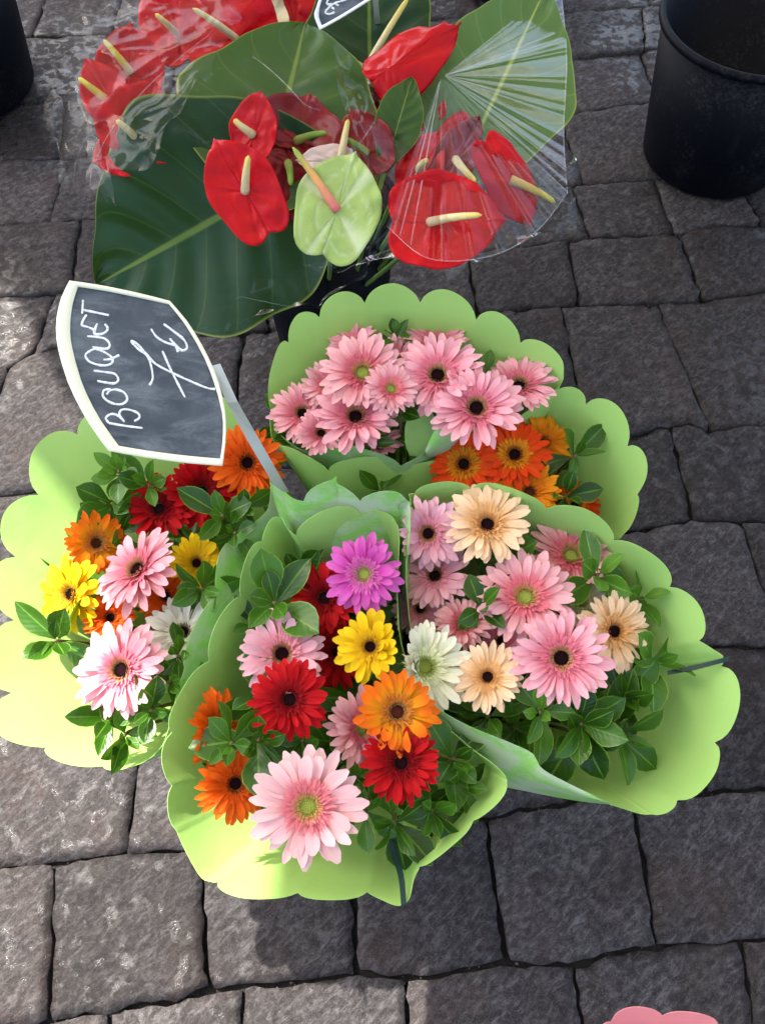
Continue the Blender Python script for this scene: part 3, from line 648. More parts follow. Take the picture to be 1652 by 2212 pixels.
# back bouquet, all pink
G('pink', 945, 814, .578, 206, 0, .5, 'pink gerbera with dark eye, fully open at the centre of the back bouquet', 4, .16)
G('pink', 1028, 884, .572, 210, .05, .38, 'pink gerbera whose dark eye sits on the front paper edge of the back bouquet', 4, .24)
G('pink', 1120, 836, .545, 168, .10, .85, 'pink gerbera seen edge on at the right end of the back bouquet', 4, .22)
G('pinkg', 784, 808, .580, 198, -.1, .42, 'wide pink gerbera without dark eye left of centre in the back bouquet', 4, .20)
G('pinkg', 842, 842, .588, 122, .3, .5, 'small pink gerbera squeezed between the two widest of the back bouquet', 4, .2)
G('pink', 654, 895, .52, 154, -.05, .45, 'pink gerbera with dark eye at the left end of the back bouquet', 4, .26)
G('pink', 768, 904, .555, 196, 0, .6, 'pink gerbera with dark eye low at the front left of the back bouquet', 4, .2)
G('pink', 764, 748, .560, 132, -.2, .8, 'pink gerbera half hidden at the upper left of the back bouquet', 4, .2)
G('pink', 942, 744, .560, 150, .05, 1.2, 'pink gerbera seen edge on beside the upright sprig of the back bouquet', 4, .2)
G('pinkg', 708, 836, .54, 112, -.5, .3, 'wilted salmon gerbera with green eye at the left of the back bouquet', 4, .35)
G('pink', 856, 782, .558, 124, .1, .6, 'pink gerbera hidden behind the middle of the back bouquet', 4, .2)
G('pink', 694, 938, .525, 100, 0, .5, 'pink gerbera low against the front paper under the left flowers of the back bouquet', 4, .3)
G('pink', 815, 962, .497, 72, 0, 1.0, 'pink gerbera tips showing over the front paper notch of the back bouquet', 4, .3)
# orange bouquet
G('flame', 1002, 1004, .505, 166, -.1, .25, 'red orange gerbera with yellow ring and black eye in the orange bouquet', 5)
G('flame', 1110, 984, .515, 164, .1, .35, 'orange gerbera with yellow ring, topmost of the orange bouquet', 5, .18)
G('golden', 1172, 958, .495, 130, .4, .35, 'golden gerbera at the right rear of the orange bouquet', 5, .2)
G('golden', 1142, 1066, .50, 150, .1, .4, 'golden orange gerbera behind the peach flower, lowest of the orange bouquet', 5, .25)
G('flame', 1240, 1092, .44, 90, .3, .3, 'small red orange gerbera bit at the right corner of the orange bouquet', 5)
# right bouquet
G('rosepink', 926, 1152, .51, 168, -.2, -.05, 'rose pink gerbera with black eye at the upper left of the right bouquet', 3, .15, press=(-1, 0, 1.0))
G('peach', 1052, 1136, .525, 204, .05, .48, 'large peach gerbera at the top of the right bouquet', 3, .2)
G('rosepink', 940, 1246, .475, 170, -.2, .45, 'deep pink gerbera in shade under the rose pink one of the right bouquet', 3, .15)
G('pinkg', 1134, 1292, .505, 222, .05, .3, 'pink gerbera with olive green eye at the centre of the right bouquet', 3, .16)
G('pinkg', 1232, 1204, .485, 208, .2, .55, 'pink gerbera half hidden behind three leaves in the right bouquet', 3, .3)
G('peach', 1322, 1364, .495, 186, .62, .0, 'peach gerbera turned to the right edge of the right bouquet', 3, .2)
G('pink', 1211, 1422, .525, 226, .05, .05, 'largest pink gerbera with dark eye at the front of the right bouquet', 3, .14)
G('cream', 916, 1442, .50, 216, .12, .1, 'creamy white gerbera with green eye beside the paper edge of the right bouquet', 3, .16, press=(-1, .1, 1.5))
G('peach', 1053, 1464, .50, 166, .0, .25, 'small peach gerbera low between the cream and the largest pink', 3, .2)
G('pinkg', 1000, 1352, .475, 140, .1, .5, 'deep pink gerbera peeking above the cream one in the right bouquet', 3, .25)
G('cream', 1252, 1302, .465, 110, .3, .3, 'small cream gerbera hidden between pink and peach in the right bouquet', 3, .25)
G('rosepink', 908, 1316, .455, 110, -.1, .2, 'pale pink gerbera deep behind the cream one of the right bouquet', 3, .2)
G('pink', 1082, 1386, .46, 100, 0, .2, 'pink gerbera deep in the middle of the right bouquet', 3, .2)
# front bouquet
G('magenta', 787, 1240, .535, 182, -.12, .0, 'bright magenta gerbera at the top of the front bouquet', 2, .1)
G('red', 702, 1292, .50, 172, -.2, .1, 'red gerbera tucked under the magenta one', 2, .14)
G('yellow', 800, 1398, .52, 166, -.08, .1, 'yellow gerbera with black eye in the front bouquet', 2, .16, press=(1, 0, .9))
G('rosepink', 610, 1414, .50, 206, -.1, .15, 'pale pink gerbera partly covered by the red one in the front bouquet', 2, .16, press=(0, -1, .15))
G('red', 626, 1512, .53, 186, -.05, .08, 'red gerbera at the centre left of the front bouquet, over the pale pink one', 2, .14)
G('red', 730, 1410, .465, 160, 0, .1, 'dark red gerbera in deep shade beside the yellow one', 2, .14)
G('sunset', 856, 1538, .535, 192, .18, .02, 'orange gerbera with yellow heart in the front bouquet', 2, .12)
G('red', 866, 1648, .52, 190, .05, .05, 'red gerbera below the yellow hearted orange one', 2, .14)
G('pinkg', 776, 1574, .495, 186, .75, .05, 'pink gerbera seen from the side behind the yellow hearted orange one', 2, .1)
G('palepink', 665, 1742, .535, 264, .0, -.05, 'largest pale pink gerbera with green eye, lowest in the front bouquet', 2, .08, hi=.14)
G('orange', 470, 1580, .485, 186, .75, .1, 'orange gerbera seen from its side against the left paper of the front bouquet', 2, .0, press=(-1, 0, .5))
G('orange', 508, 1692, .49, 176, .15, -.15, 'orange gerbera left of the largest pale pink one', 2, .12)
# left bouquet
G('orange', 534, 1000, .495, 168, .05, .05, 'orange gerbera with black eye behind the grey stake', 1, .14)
G('red', 436, 1064, .455, 168, .15, .25, 'dark red gerbera under the chalkboard corner', 1, .16)
G('red', 346, 1100, .45, 160, -.35, .15, 'dark red gerbera left of the other one below the chalkboard', 1, .2)
G('sunset', 206, 1174, .445, 146, .35, .1, 'orange and yellow gerbera near the left paper wall', 1, .2)
G('yellow', 158, 1284, .44, 178, -1.1, .05, 'sunlit yellow gerbera at the left of the left bouquet', 1, .1)
G('pink', 302, 1234, .475, 216, -1.0, .70, 'pink gerbera tilted on edge in the middle of the left bouquet', 1, .12)
G('yellow', 424, 1218, .46, 140, .2, .25, 'golden yellow gerbera with dark eye between the leaves of the left bouquet', 1, .22)
G('orange', 356, 1288, .435, 130, .2, .2, 'shaded orange gerbera behind the tilted pink one', 1, .2)
G('orange', 240, 1336, .43, 126, -.1, .3, 'orange gerbera between the yellow and the lower pink one of the left bouquet', 1, .2)
G('white', 396, 1368, .45, 170, -.1, .4, 'white gerbera with dark eye in the left bouquet', 1, .25)
G('pink', 266, 1448, .47, 222, -.5, .1, 'large pink gerbera with dark eye, lowest in the left bouquet', 1, .14)

# ------------------------------------------------------------------ leafy sprigs
def leaf_mesh(mat, w, fold, droop, twist, cols=5, rows=7, pos=.55):
    vs, uvs = [], []
    for i in range(rows + 1):
        t = i / rows
        wd = w * max(.03, math.sin(math.pi * t ** (math.log(.5) / math.log(pos))) ** .85) if 0 < t < 1 else w * (.06 if t == 0 else .01)
        for j in range(cols):
            s = j / (cols - 1) * 2 - 1
            z = fold * abs(s) * wd - droop * t * t + .02 * math.sin(t * 9 + s * 2) * abs(s)
            vs.append((s * wd, t, z + twist * s * t * wd)); uvs.append((s * .5 + .5, t))
    fs = [(i * cols + j, i * cols + j + 1, (i + 1) * cols + j + 1, (i + 1) * cols + j) for i in range(rows) for j in range(cols - 1)]
    return mesh('leaf', vs, fs, mat, uvs)
LEAF = {k: [leaf_mesh(M[k], w, f, d, tw, pos=ps) for w, f, d, tw, ps in ((.25, .35, .10, .1, .58), (.28, .25, .18, -.2, .62), (.22, .4, .02, .2, .55), (.30, .22, .12, 0, .62))] for k in ('leaf', 'leaf_light')}
LC = [0]
def sprig(px, py, z, size, a, b, label, bq, n=8, mat='leaf', spread=1.0, group='leafy sprigs in the bouquets', bias=None):
    """size: length in pixels of the largest leaves"""
    LC[0] += 1; rnd = random.Random(LC[0] * 13 + 5)
    p = P(px, py, z); nn = facing(p, a, b); L0 = min(1.28 * size / FPX * depth(p), .088)
    ang = rnd.uniform(0, 6.28); Mw = basis(p, Vector((math.cos(ang), math.sin(ang), .2)), nn); e = empty('leaf_sprig', Mw)
    for k in range(n):
        f = k / max(n - 1, 1); th = k * 2.4 + rnd.uniform(-.55, .55)
        pit = (1.15 - 1.05 * f * spread) + rnd.gauss(0, .26); L = L0 * (.5 + .5 * f) * rnd.uniform(.72, 1.15)
        ml = Matrix.Rotation(th, 4, 'Z') @ Matrix.Translation((0, .002, -.018 * f)) @ Matrix.Rotation(pit, 4, 'X') @ Matrix.Rotation(rnd.gauss(0, .42), 4, 'Y') @ Matrix.Scale(L, 4)
        obj('leaf', rnd.choice(LEAF[mat]), e, ml)
    stem_part(e, Mw, p, nn, BASE[bq] + Vector((rnd.uniform(-.02, .02), rnd.uniform(-.02, .02), -.10)), .002, 'twig')
    return tag(e, label, 'leaves', group)
K = sprig
# back bouquet
K(852, 722, .575, 50, 0, .75, 'upright leaf tips against the tall paper of the back bouquet', 4, 9, spread=.55)
K(866, 876, .565, 60, 0, .4, 'leaf sprig in the middle of the back bouquet, above the paper curl', 4, 8, spread=.6)
K(806, 946, .525, 48, 0, .5, 'leaf sprig at the front paper notch of the back bouquet', 4, 7, spread=.7)
K(645, 945, .495, 56, 0, .5, 'leaf sprig at the lower left corner of the back bouquet', 4, 7)
K(850, 938, .50, 70, .2, .4, 'dark leaf sprig left of the paper curl in the back bouquet', 4, 7)
K(1052, 804, .55, 56, .1, .5, 'leaf sprig between the two right flowers of the back bouquet', 4, 7)
K(908, 868, .55, 52, .3, .3, 'light leaf sprig just above the pale paper curl', 4, 6)
# orange bouquet
K(1246, 984, .515, 84, .4, .1, 'dark leaf sprig beside the golden gerbera against the right paper', 5, 7)
K(1224, 1070, .50, 76, .2, .1, 'dark leaf sprig at the lower right of the orange bouquet', 5, 7)
K(820, 1058, .49, 76, 0, .3, 'single dark leaf sprig between the papers of back and front bouquet', 5, 6)
K(1062, 1052, .455, 60, 0, .2, 'small leaf sprig under the red orange gerbera', 5, 6)
# right bouquet
K(1096, 1200, .495, 76, .1, .3, 'olive leaf sprig under the large peach gerbera', 3, 7, 'leaf_light')
K(1040, 1312, .505, 82, .05, .2, 'leaf sprig between cream, deep pink and green eyed gerberas', 3, 7)
K(1292, 1238, .51, 88, .2, .3, 'light leaf sprig standing before the half hidden pink gerbera', 3, 7, 'leaf_light')
K(1386, 1290, .485, 92, .6, .3, 'pale broad leaf sprig above the right turned peach gerbera', 3, 7, 'leaf_light')
K(1418, 1430, .47, 108, .6, .1, 'broad leaf sprig beside the ribbon at the right paper wall', 3, 7, 'leaf_light')
K(1348, 1510, .475, 100, .3, -.1, 'leaf sprig below the right turned peach gerbera', 3, 8)
K(1166, 1540, .495, 80, -.1, -.1, 'light leaf sprig under the largest pink gerbera', 3, 8, 'leaf_light')
K(1258, 1566, .485, 120, .3, -.2, 'big glossy leaf sprig at the front of the right bouquet', 3, 9)
K(1248, 1592, .465, 112, .1, -.2, 'long hanging leaf sprig pointing to the front lip of the right bouquet', 3, 7)
K(1110, 1572, .45, 84, -.1, 0, 'dark leaf sprig behind the silvery paper fold', 3, 8)
K(1345, 1590, .465, 105, .5, -.2, 'glossy leaf sprig spreading to the lower right paper', 3, 8)
K(1050, 1548, .47, 90, -.2, 0, 'dark leaf sprig under the small peach gerbera', 3, 7)
# front bouquet
K(592, 1300, .515, 118, -.05, .2, 'broad leaf sprig at the left of the red gerbera under the magenta one', 2, 8, spread=.85)
K(645, 1232, .495, 84, 0, .3, 'dark leaf sprig behind the red and magenta gerberas', 2, 7)
K(548, 1350, .49, 84, -.2, .1, 'leaf sprig against the left paper above the pale pink gerbera', 2, 6)
K(500, 1606, .525, 84, 0, 0, 'fresh leaf sprig covering the two orange gerberas', 2, 8, spread=.9)
K(560, 1600, .515, 105, .1, -.1, 'leaf sprig between the orange gerbera and the red one of the front bouquet', 2, 9)
K(655, 1600, .50, 95, .1, 0, 'dark leaf sprig between the red and the largest pale pink gerbera', 2, 8)
K(560, 1505, .495, 90, 0, .1, 'leaf sprig left of the red gerbera at centre left', 2, 7)
K(985, 1640, .49, 100, .4, 0, 'leaf sprig against the right paper of the front bouquet', 2, 8)
K(1000, 1700, .48, 95, .5, -.2, 'leaf sprig near the pointed right corner of the front bouquet', 2, 7)
K(935, 1755, .485, 105, .2, -.3, 'leaf sprig below the lower red gerbera at right', 2, 8)
K(852, 1782, .485, 105, 0, -.4, 'leaf sprig right above the dark ribbon of the front bouquet', 2, 8)
K(788, 1760, .49, 90, -.1, -.3, 'leaf sprig beside the right petals of the largest pale pink gerbera', 2, 7)
K(768, 1680, .485, 85, 0, -.1, 'leaf sprig between the lower red and the largest pale pink gerbera', 2, 7)
K(715, 1620, .47, 85, 0, 0, 'leaf sprig in deep shade above the largest pale pink gerbera', 2, 7)
# left bouquet
K(256, 1016, .49, 62, -.1, .3, 'bright leaf rosette just below the chalkboard', 1, 10, 'leaf_light')
K(322, 1046, .48, 72, 0, .2, 'leaf sprig below the chalkboard above the dark red gerbera', 1, 8)
K(240, 1086, .45, 100, -.3, .2, 'long dark leaf sprig pointing to the left paper', 1, 7)
K(262, 1150, .43, 100, 0, .1, 'dark leaf sprig beside the orange and yellow gerbera', 1, 7)
K(482, 1112, .49, 92, 0, .1, 'broad leaf sprig under the orange gerbera of the left bouquet', 1, 7)
K(524, 1096, .495, 72, .1, .1, 'leaf sprig squeezed between orange gerbera and paper fold', 1, 6)
K(508, 1150, .49, 64, 0, .1, 'small leaf sprig at the right paper fold of the left bouquet', 1, 6)
K(436, 1272, .48, 84, 0, 0, 'leaf rosette with small buds above the white gerbera', 1, 9)
K(116, 1384, .455, 98, -.4, 0, 'sunlit leaf sprig lying on the left paper wall', 1, 9)
K(384, 1418, .475, 72, 0, 0, 'leaf sprig right of the lower pink gerbera', 1, 7)
K(366, 1474, .47, 76, 0, 0, 'leaf sprig at the lower right fold of the left bouquet', 1, 8)
K(326, 1536, .465, 76, 0, -.1, 'leaf sprig below the lower pink gerbera at right', 1, 8)
K(240, 1552, .44, 84, -.1, -.1, 'leaf sprig at the sunny bottom of the left bouquet', 1, 8)
K(270, 1590, .445, 70, 0, -.2, 'small leaf sprig beside the sunny bottom paper', 1, 7)
# shaded foliage deep inside
rnd = random.Random(4)
for (fx, fy, fz, bq, lb) in FLW:
    K(fx + rnd.uniform(-20, 20), fy + rnd.uniform(-15, 25), fz - .06 + rnd.uniform(-.01, .01), 60 if bq == 4 else 92, rnd.uniform(-.2, .2), rnd.uniform(-.2, .3), 'leaves under the ' + lb.replace(' the ', ' ').replace(' its ', ' '), bq, 7, group='shaded leaves under the gerberas')

# ------------------------------------------------------------------ anthuriums
HALF = [(0, -.275), (.10, -.30), (.28, -.31), (.46, -.24), (.57, -.05), (.60, .18), (.53, .44), (.38, .68), (.18, .88), (.05, .97), (0, 1.04)]
AC = [0]
def spathe_mesh(mat, w, back, cup, seed, seg=44, rings=15, fold=.0):
    half = catmull([Vector((x * w / .6, y if y > 0 else y * back / .31, 0)) for x, y in HALF], 3)
    out = half + [Vector((-p.x, p.y, 0)) for p in half[-2:0:-1]]
    vs = [Vector((0, 0, 0))]; vein = [0.]; uvs = [(.5, .0)]; n = len(out); fs = []
    for i in range(1, rings + 1):
        f = i / rings
        for k, q in enumerate(out):
            th = k / n * 2 * math.pi
            p = q * f; vv = max(0, math.cos(th * 5.5 + .5 * math.sin(th * 2))) ** 8 * (1 - .35 * f) * min(1, f * 3)
            lat = max(0, math.cos(f * 17 + 2.0 * math.cos(th * 3))) ** 6 * .32 * (f > .25) * (f < .95)
            vn = max(vv, lat)
            nz = noise.noise(Vector((p.x * 3.2, p.y * 3.2, seed))) * .11 * f + noise.noise(Vector((p.x * 9, p.y * 9, seed))) * .022
            z = (.02 * math.sin(th * 9 + seed) + .012 * math.sin(th * 17)) * max(0, f - .6) * 2.5 + cup * (p.x * p.x * 1.3 + (p.y - .2) ** 2 * .5) - .05 * vn + nz * 1.0 - fold * abs(p.x)
            if f > .9 and p.y > .9: z -= .04
            vs.append(Vector((p.x, p.y, z))); vein.append(vn); uvs.append((q.x * f * .5 + .5, p.y * .5 + .5))
    for k in range(n): fs.append((0, 1 + k, 1 + (k + 1) % n))
    for i in range(rings - 1):
        for k in range(n):
            a = 1 + i * n + k; b = 1 + i * n + (k + 1) % n; fs.append((a, a + n, b + n, b))
    me = mesh('spathe', vs, fs, mat, uvs)
    at = me.attributes.new('vein', 'FLOAT', 'POINT'); at.data.foreach_set('value', vein)
    if me.polygons[0].normal.z < 0: me.flip_normals()
    return me
def anthurium(mat, at, tip, a, b, w, back, spx, smat, label, base, cup=.18, sl=None, sd_=.0, fold=0.):
    AC[0] += 1; p = P(*at); n = facing(p, a, b); tp = on_plane(tip[0], tip[1], p, n); L = (tp - p).length
    Mw = basis(p, tp - p, n); e = empty('anthurium_flower', Mw)
    me = spathe_mesh(M[mat], w, back, cup, AC[0] * 3.1, fold=fold); o = obj('spathe', me, e, Matrix.Scale(L, 4)); 
    md = o.modifiers.new('thickness', 'SOLIDIFY'); md.thickness = .012; md.offset = -1
    inv = Mw.inverted()
    if spx:
        q = P(*spx); c = p.lerp(q, .5) + n * .012; pts = [bez(p + n * .001, c, q, t / 12) for t in range(13)]
        rr = [.0056 * (1 - .45 * t / 12) * (.55 + .45 * min(1, (13 - t) / 2.2)) * (1 if t < 12 else .35) for t in range(13)]
        v, f = tube([inv @ x for x in pts], rr, 10); me = mesh('spadix', v, f, M[smat], [((i % 10) / 10, (i // 10) / 12) for i in range(len(v))]); obj('spadix', me, e)
    stem_part(e, Mw, p, n, base, .0034)
    return tag(e, label, 'flower', 'anthurium flowers')
AB = [Vector((-.13, 1.24, .12)), Vector((-.10, 1.19, .12)), Vector((-.06, 1.2, .12))]
A_ = anthurium
A_('red_spathe', (530, 414, .64), (463, 302), -.15, .05, .64, .90, (537, 336, .685), 'spx_cream', 'glossy red anthurium at the front of the big dark leaf', AB[1])
A_('red_spathe', (548, 292, .635), (563, 196), -.45, .15, .62, .55, (506, 258, .655), 'spx_cream', 'red anthurium with pointed tip just behind the front one', AB[1])
A_('dark_spathe', (640, 305, .60), (668, 210), .1, .45, .95, .25, (706, 288, .63), 'spx_green', 'dark red anthurium with green spadix right of the pointed one', AB[1], cup=.5)
A_('dark_spathe', (622, 352, .585), (636, 478), .2, .1, .50, .30, (628, 400, .60), 'spx_green', 'dark red anthurium hanging in shade behind the pale green one', AB[1])
A_('green_spathe', (728, 455, .65), (768, 330), .1, .1, .74, .86, (632, 318, .70), 'spx_pink', 'pale green anthurium with pink and yellow spadix', AB[1], cup=.1)
A_('white_spathe', (735, 352, .615), (642, 346), .0, .3, .42, .3, (752, 258, .645), 'spx_cream', 'pinkish white anthurium behind the pale green one', AB[1])
A_('red_spathe', (928, 480, .64), (1090, 476), 0, .3, .66, .55, (1040, 465, .685), 'spx_cream', 'wide red anthurium lying lowest in the right cellophane', AB[2])
A_('dark_spathe', (985, 345, .61), (1038, 252), -.35, .1, .50, .85, (1027, 392, .665), 'spx_cream', 'dark red anthurium behind the wide one, spadix with orange end', AB[2], cup=.35)
A_('red_spathe', (1102, 388, .635), (1152, 486), .45, .1, .50, .95, (1198, 437, .60), 'spx_yellow', 'red anthurium seen from its back with yellow spadix poking out right', AB[2], cup=-.35)
A_('red_spathe', (905, 365, .595), (946, 284), -.2, .2, .60, .6, (925, 345, .62), 'spx_cream', 'red anthurium blurred by cellophane left of the dark one', AB[2])
A_('red_spathe', (985, 325, .575), (998, 238), 0, .3, .60, .4, None, None, 'red anthurium mostly hidden at the back of the right cellophane', AB[2])
A_('red_spathe', (842, 146, .66), (988, 38), -.2, .55, .42, .30, None, None, 'red anthurium stretched sideways at the top of the right bunch', AB[2], cup=-.4, fold=.25)
A_('dark_spathe', (810, 268, .575), (765, 175), 0, .2, .75, .5, (872, 236, .60), 'spx_green', 'dark red anthurium in shade left of the small upright leaf', AB[2])
A_('dark_spathe', (792, 330, .605), (758, 238), -.2, .2, .70, .6, (748, 300, .63), 'spx_green', 'dark red anthurium squeezed between the pale green one and the small upright leaf', AB[2], cup=.3)
A_('red_spathe', (912, 232, .60), (866, 168), -.1, .4, .62, .6, None, None, 'red anthurium in shade beneath the sideways one', AB[2], cup=.25)
A_('cream_spathe', (770, 190, .60), (742, 125), -.3, .2, .62, .6, (884, -8, .70), 'spx_cream', 'cream anthurium half covered by the sideways red one', AB[2])
A_('red_spathe', (240, 222, .625), (184, 128), -.3, .2, .52, .75, (170, 168, .66), 'spx_yellow', 'red anthurium furthest left with pointed tip', AB[0])
A_('red_spathe', (282, 156, .625), (282, 52), .0, .2, .75, .9, (224, 86, .665), 'spx_yellow', 'red anthurium with raised yellow spadix at the upper left', AB[0])
A_('red_spathe', (296, 300, .60), (330, 172), 0, .2, .72, .3, (252, 260, .64), 'spx_cream', 'red anthurium paled by cellophane in the left bunch', AB[0])
A_('red_spathe', (285, 318, .59), (202, 352), -.2, .1, .62, .4, None, None, 'red anthurium lowest in the left bunch beside the dark leaf edge', AB[0])
A_('red_spathe', (510, 84, .61), (400, -40), 0, .3, .72, .40, (417, 18, .67), 'spx_cream', 'red anthurium with long cream spadix at the top of the left bunch', AB[0])
A_('red_spathe', (388, 78, .595), (320, -50), -.2, .3, .55, .4, (336, 30, .635), 'spx_cream', 'pinkish red anthurium cut by the top edge in the left bunch', AB[0])
A_('cream_spathe', (565, 66, .575), (600, -20), .1, .3, .60, .4, None, None, 'cream anthurium at the top beside the small price sign', AB[0])
A_('red_spathe', (640, 60, .565), (612, -60), .1, .3, .60, .4, None, None, 'red anthurium at the top edge behind the light leaf tip', AB[0])

# ------------------------------------------------------------------ big leaves of the cellophane bunches
def big_leaf(mat, base, tip, a, b, w, pos, bend, wave, label, sb, seed, cols=21, rows=64, power=.8, roll=0.):
    p = P(*base); n = facing(p, a, b); tp = on_plane(tip[0], tip[1], p, n); L = (tp - p).length; Mw = basis(p, tp - p, n)
    e = empty('broad_leaf', Mw); vs, uvs = [], []
    for i in range(rows + 1):
        t = i / rows; tt = min(max(t, .004), .996)
        wd = w * math.sin(math.pi * tt ** (math.log(.5) / math.log(pos))) ** power
        if t < .25: wd = max(wd, w * .55 * math.sqrt(t / .25 + .04))
        wd0 = wd
        for j in range(cols):
            s = j / (cols - 1) * 2 - 1; sg = 1 if s > 0 else -1; wd = wd0 * (1 + .055 * math.sin(t * 8 + seed + sg * 1.3) + .03 * math.sin(t * 19 + seed * 2 + sg)); x = s * wd
            y = t - .10 * abs(s) ** 1.5 * (1 - t) ** 2 * 1.3
            z = .34 * abs(x) - .25 * x * x - bend * t * t + roll * x + wave * math.sin(t * 11 + seed + s) * s * s - .016 * abs(math.sin(t * 21 - abs(s) * 4.2)) ** 3 * min(1, abs(s) * 4)
            z += .03 * noise.noise(Vector((x * 4, y * 4, seed)))
            vs.append((x, y, z)); uvs.append((s * .5 + .5, t))
    fs = [(i * cols + j, i * cols + j + 1, (i + 1) * cols + j + 1, (i + 1) * cols + j) for i in range(rows) for j in range(cols - 1)]
    obj('blade', mesh('blade', vs, fs, M[mat], uvs), e, Matrix.Scale(L, 4))
    stem_part(e, Mw, p, -Mw.to_3x3().col[1] * -1, sb, .0035, 'stem', 'leaf_stalk')
    return tag(e, label, 'leaf', 'broad leaves in the anthurium bunches')
big_leaf('bigleaf_dark', (668, 362, .57), (200, 618), -.12, .0, .46, .45, .06, .02, 'huge dark green leaf behind the glossy red anthurium', AB[1], 2.0)
big_leaf('bigleaf_mid', (575, 420, .55), (657, 30), -.1, .3, .56, .46, .10, .015, 'light green pointed leaf rising behind the huge dark leaf', AB[1], 5.1, roll=.05)
big_leaf('bigleaf_light', (1005, 345, .555), (1180, -30), .1, .25, .40, .42, .03, .012, 'pale green leaf under the cellophane fan at the upper right', AB[2], 8.3)
big_leaf('bigleaf_mid', (836, 350, .60), (890, 164), .0, .25, .27, .5, .02, .01, 'small upright light leaf in the middle of the right bunch', AB[2], 3.3)
big_leaf('bigleaf_dark', (800, 230, .54), (795, -120), .0, .3, .42, .45, .03, .01, 'dark leaf behind the small price sign', AB[2], 6.6)

# ------------------------------------------------------------------ cellophane
FS = [0]
def film(A, B, label, pleat=.012, np_=9, n=90, rows=44, crumple=.010, converge=True, mat='film', folds_n=5):
    FS[0] += 1; sd_ = FS[0] * 4.7; rnd = random.Random(FS[0])
    vs, fs = strip(A, B, n, rows); m = rows + 1
    folds = [(rnd.uniform(0, 1), rnd.uniform(.006, .02), rnd.choice((-1, 1)) * rnd.uniform(.35, 1)) for _ in range(np_ * 2)]
    for i in range(n + 1):
        for j in range(m):
            p = vs[i * m + j]; t, r, u = frame_at(p); s = j / rows; x = i / n
            if converge: d = pleat * s * sum(am * math.exp(-((x - x0) / wd) ** 2) for x0, wd, am in folds)
            else:
                q = Vector((p.x * 12 + p.y * 6, p.y * 10 - p.x * 4, sd_))
                d = pleat * ((1 - abs(noise.noise(q))) ** 6 + .6 * (1 - abs(noise.noise(q * 1.9 + Vector((3, 1, 7))))) ** 8)
            d += crumple * noise.noise(Vector((p.x * 9, p.y * 9, sd_)))
            e = 0 if converge else max(0, 1 - min(x, 1 - x, s, 1 - s) / .12)
            rag = Vector((p.x * 26, p.y * 26, sd_))
            vs[i * m + j] = p + t * d + (r * noise.noise(rag) + u * noise.noise(rag + Vector((9, 2, 4)))) * (.022 * e)
    c = sum(vs, Vector()) / len(vs)
    o = obj('cellophane_sheet', mesh('cellophane_sheet', [v - c for v in vs], fs, M[mat]), None, Matrix.Translation(c))
    def ribbon(path, w):
        q = []
        for (fi, fj) in path:
            i0, j0 = min(int(fi), n - 1), min(int(fj), rows - 1); a, b = fi - i0, fj - j0
            g = lambda x, y: vs[x * m + y]
            q.append(g(i0, j0) * (1 - a) * (1 - b) + g(i0 + 1, j0) * a * (1 - b) + g(i0, j0 + 1) * (1 - a) * b + g(i0 + 1, j0 + 1) * a * b)
        rv = []; rf = []
        for k, p in enumerate(q):
            t, r, u = frame_at(p); d = (q[min(k + 1, len(q) - 1)] - q[max(k - 1, 0)]).normalized(); sd2 = d.cross(t).normalized()
            ww = w * (.4 + .6 * math.sin(math.pi * (k + .5) / len(q))); rv += [p + t * .0008 - sd2 * ww - c, p + t * .0008 + sd2 * ww - c]
        rf = [(2 * k, 2 * k + 2, 2 * k + 3, 2 * k + 1) for k in range(len(q) - 1)]
        obj('fold_line', mesh('fold_line', rv, rf, M['film_fold']), o)
    for k in range(folds_n if converge else 1):
        if converge: f0 = rnd.uniform(.02, .98) * n; path = [(f0, rows * (.02 + .96 * t / 24)) for t in range(25)]
        else:
            f0, f1 = rnd.uniform(0, n), rnd.uniform(0, n); path = [(f0 + (f1 - f0) * t / 24, rows * t / 24) for t in range(25)]
        ribbon(path, rnd.uniform(.0004, .0011))
    if converge: ribbon([(n * t / 40, rows * .995) for t in range(41)], .0006)
    return tag(o, label, 'cellophane', 'clear cellophane round the anthuriums')
film([(956, 166, .66), (958, 163, .66), (961, 165, .66)], [(1210, -40, .66), (1224, 120, .65), (1218, 290, .63), (1226, 418, .62)], 'pleated cellophane fan over the pale leaf at the upper right', .0030, 16, n=220, mat='film_fan', folds_n=5)
film([(950, 170, .665), (955, 172, .665), (960, 170, .665)], [(835, 490, .67), (925, 560, .665), (1060, 555, .66), (1160, 500, .65), (1226, 418, .62)], 'cellophane drawn over the wide red anthurium', .007, 10, n=180, folds_n=2)
film([(165, 30, .66), (150, 160, .65), (160, 290, .63), (200, 400, .62)], [(560, -60, .70), (470, 110, .69), (390, 240, .675), (330, 340, .66)], 'cellophane hazing the left bunch of red anthuriums', .012, 8, converge=False, mat='film_soft', folds_n=7)
film([(330, 220, .69), (420, 170, .69), (560, 100, .69), (690, 60, .69)], [(420, 330, .67), (500, 300, .67), (620, 250, .67), (712, 240, .67)], 'cellophane lying on the light green pointed leaf', .006, 8, converge=False, mat='film_fan', folds_n=5)
film([(420, 712, .50), (560, 690, .49), (700, 652, .49), (806, 580, .50)], [(500, 640, .54), (600, 610, .545), (720, 575, .55), (830, 520, .55)], 'cellophane edge over the black bucket below the dark leaf', .008, 8, converge=False)
film([(722, 120, .66), (745, 250, .66), (775, 360, .66), (800, 450, .66)], [(790, 130, .62), (835, 240, .62), (850, 330, .62), (830, 470, .62)], 'cellophane seam between the pale green and the wide red anthurium', .012, 6, converge=False)
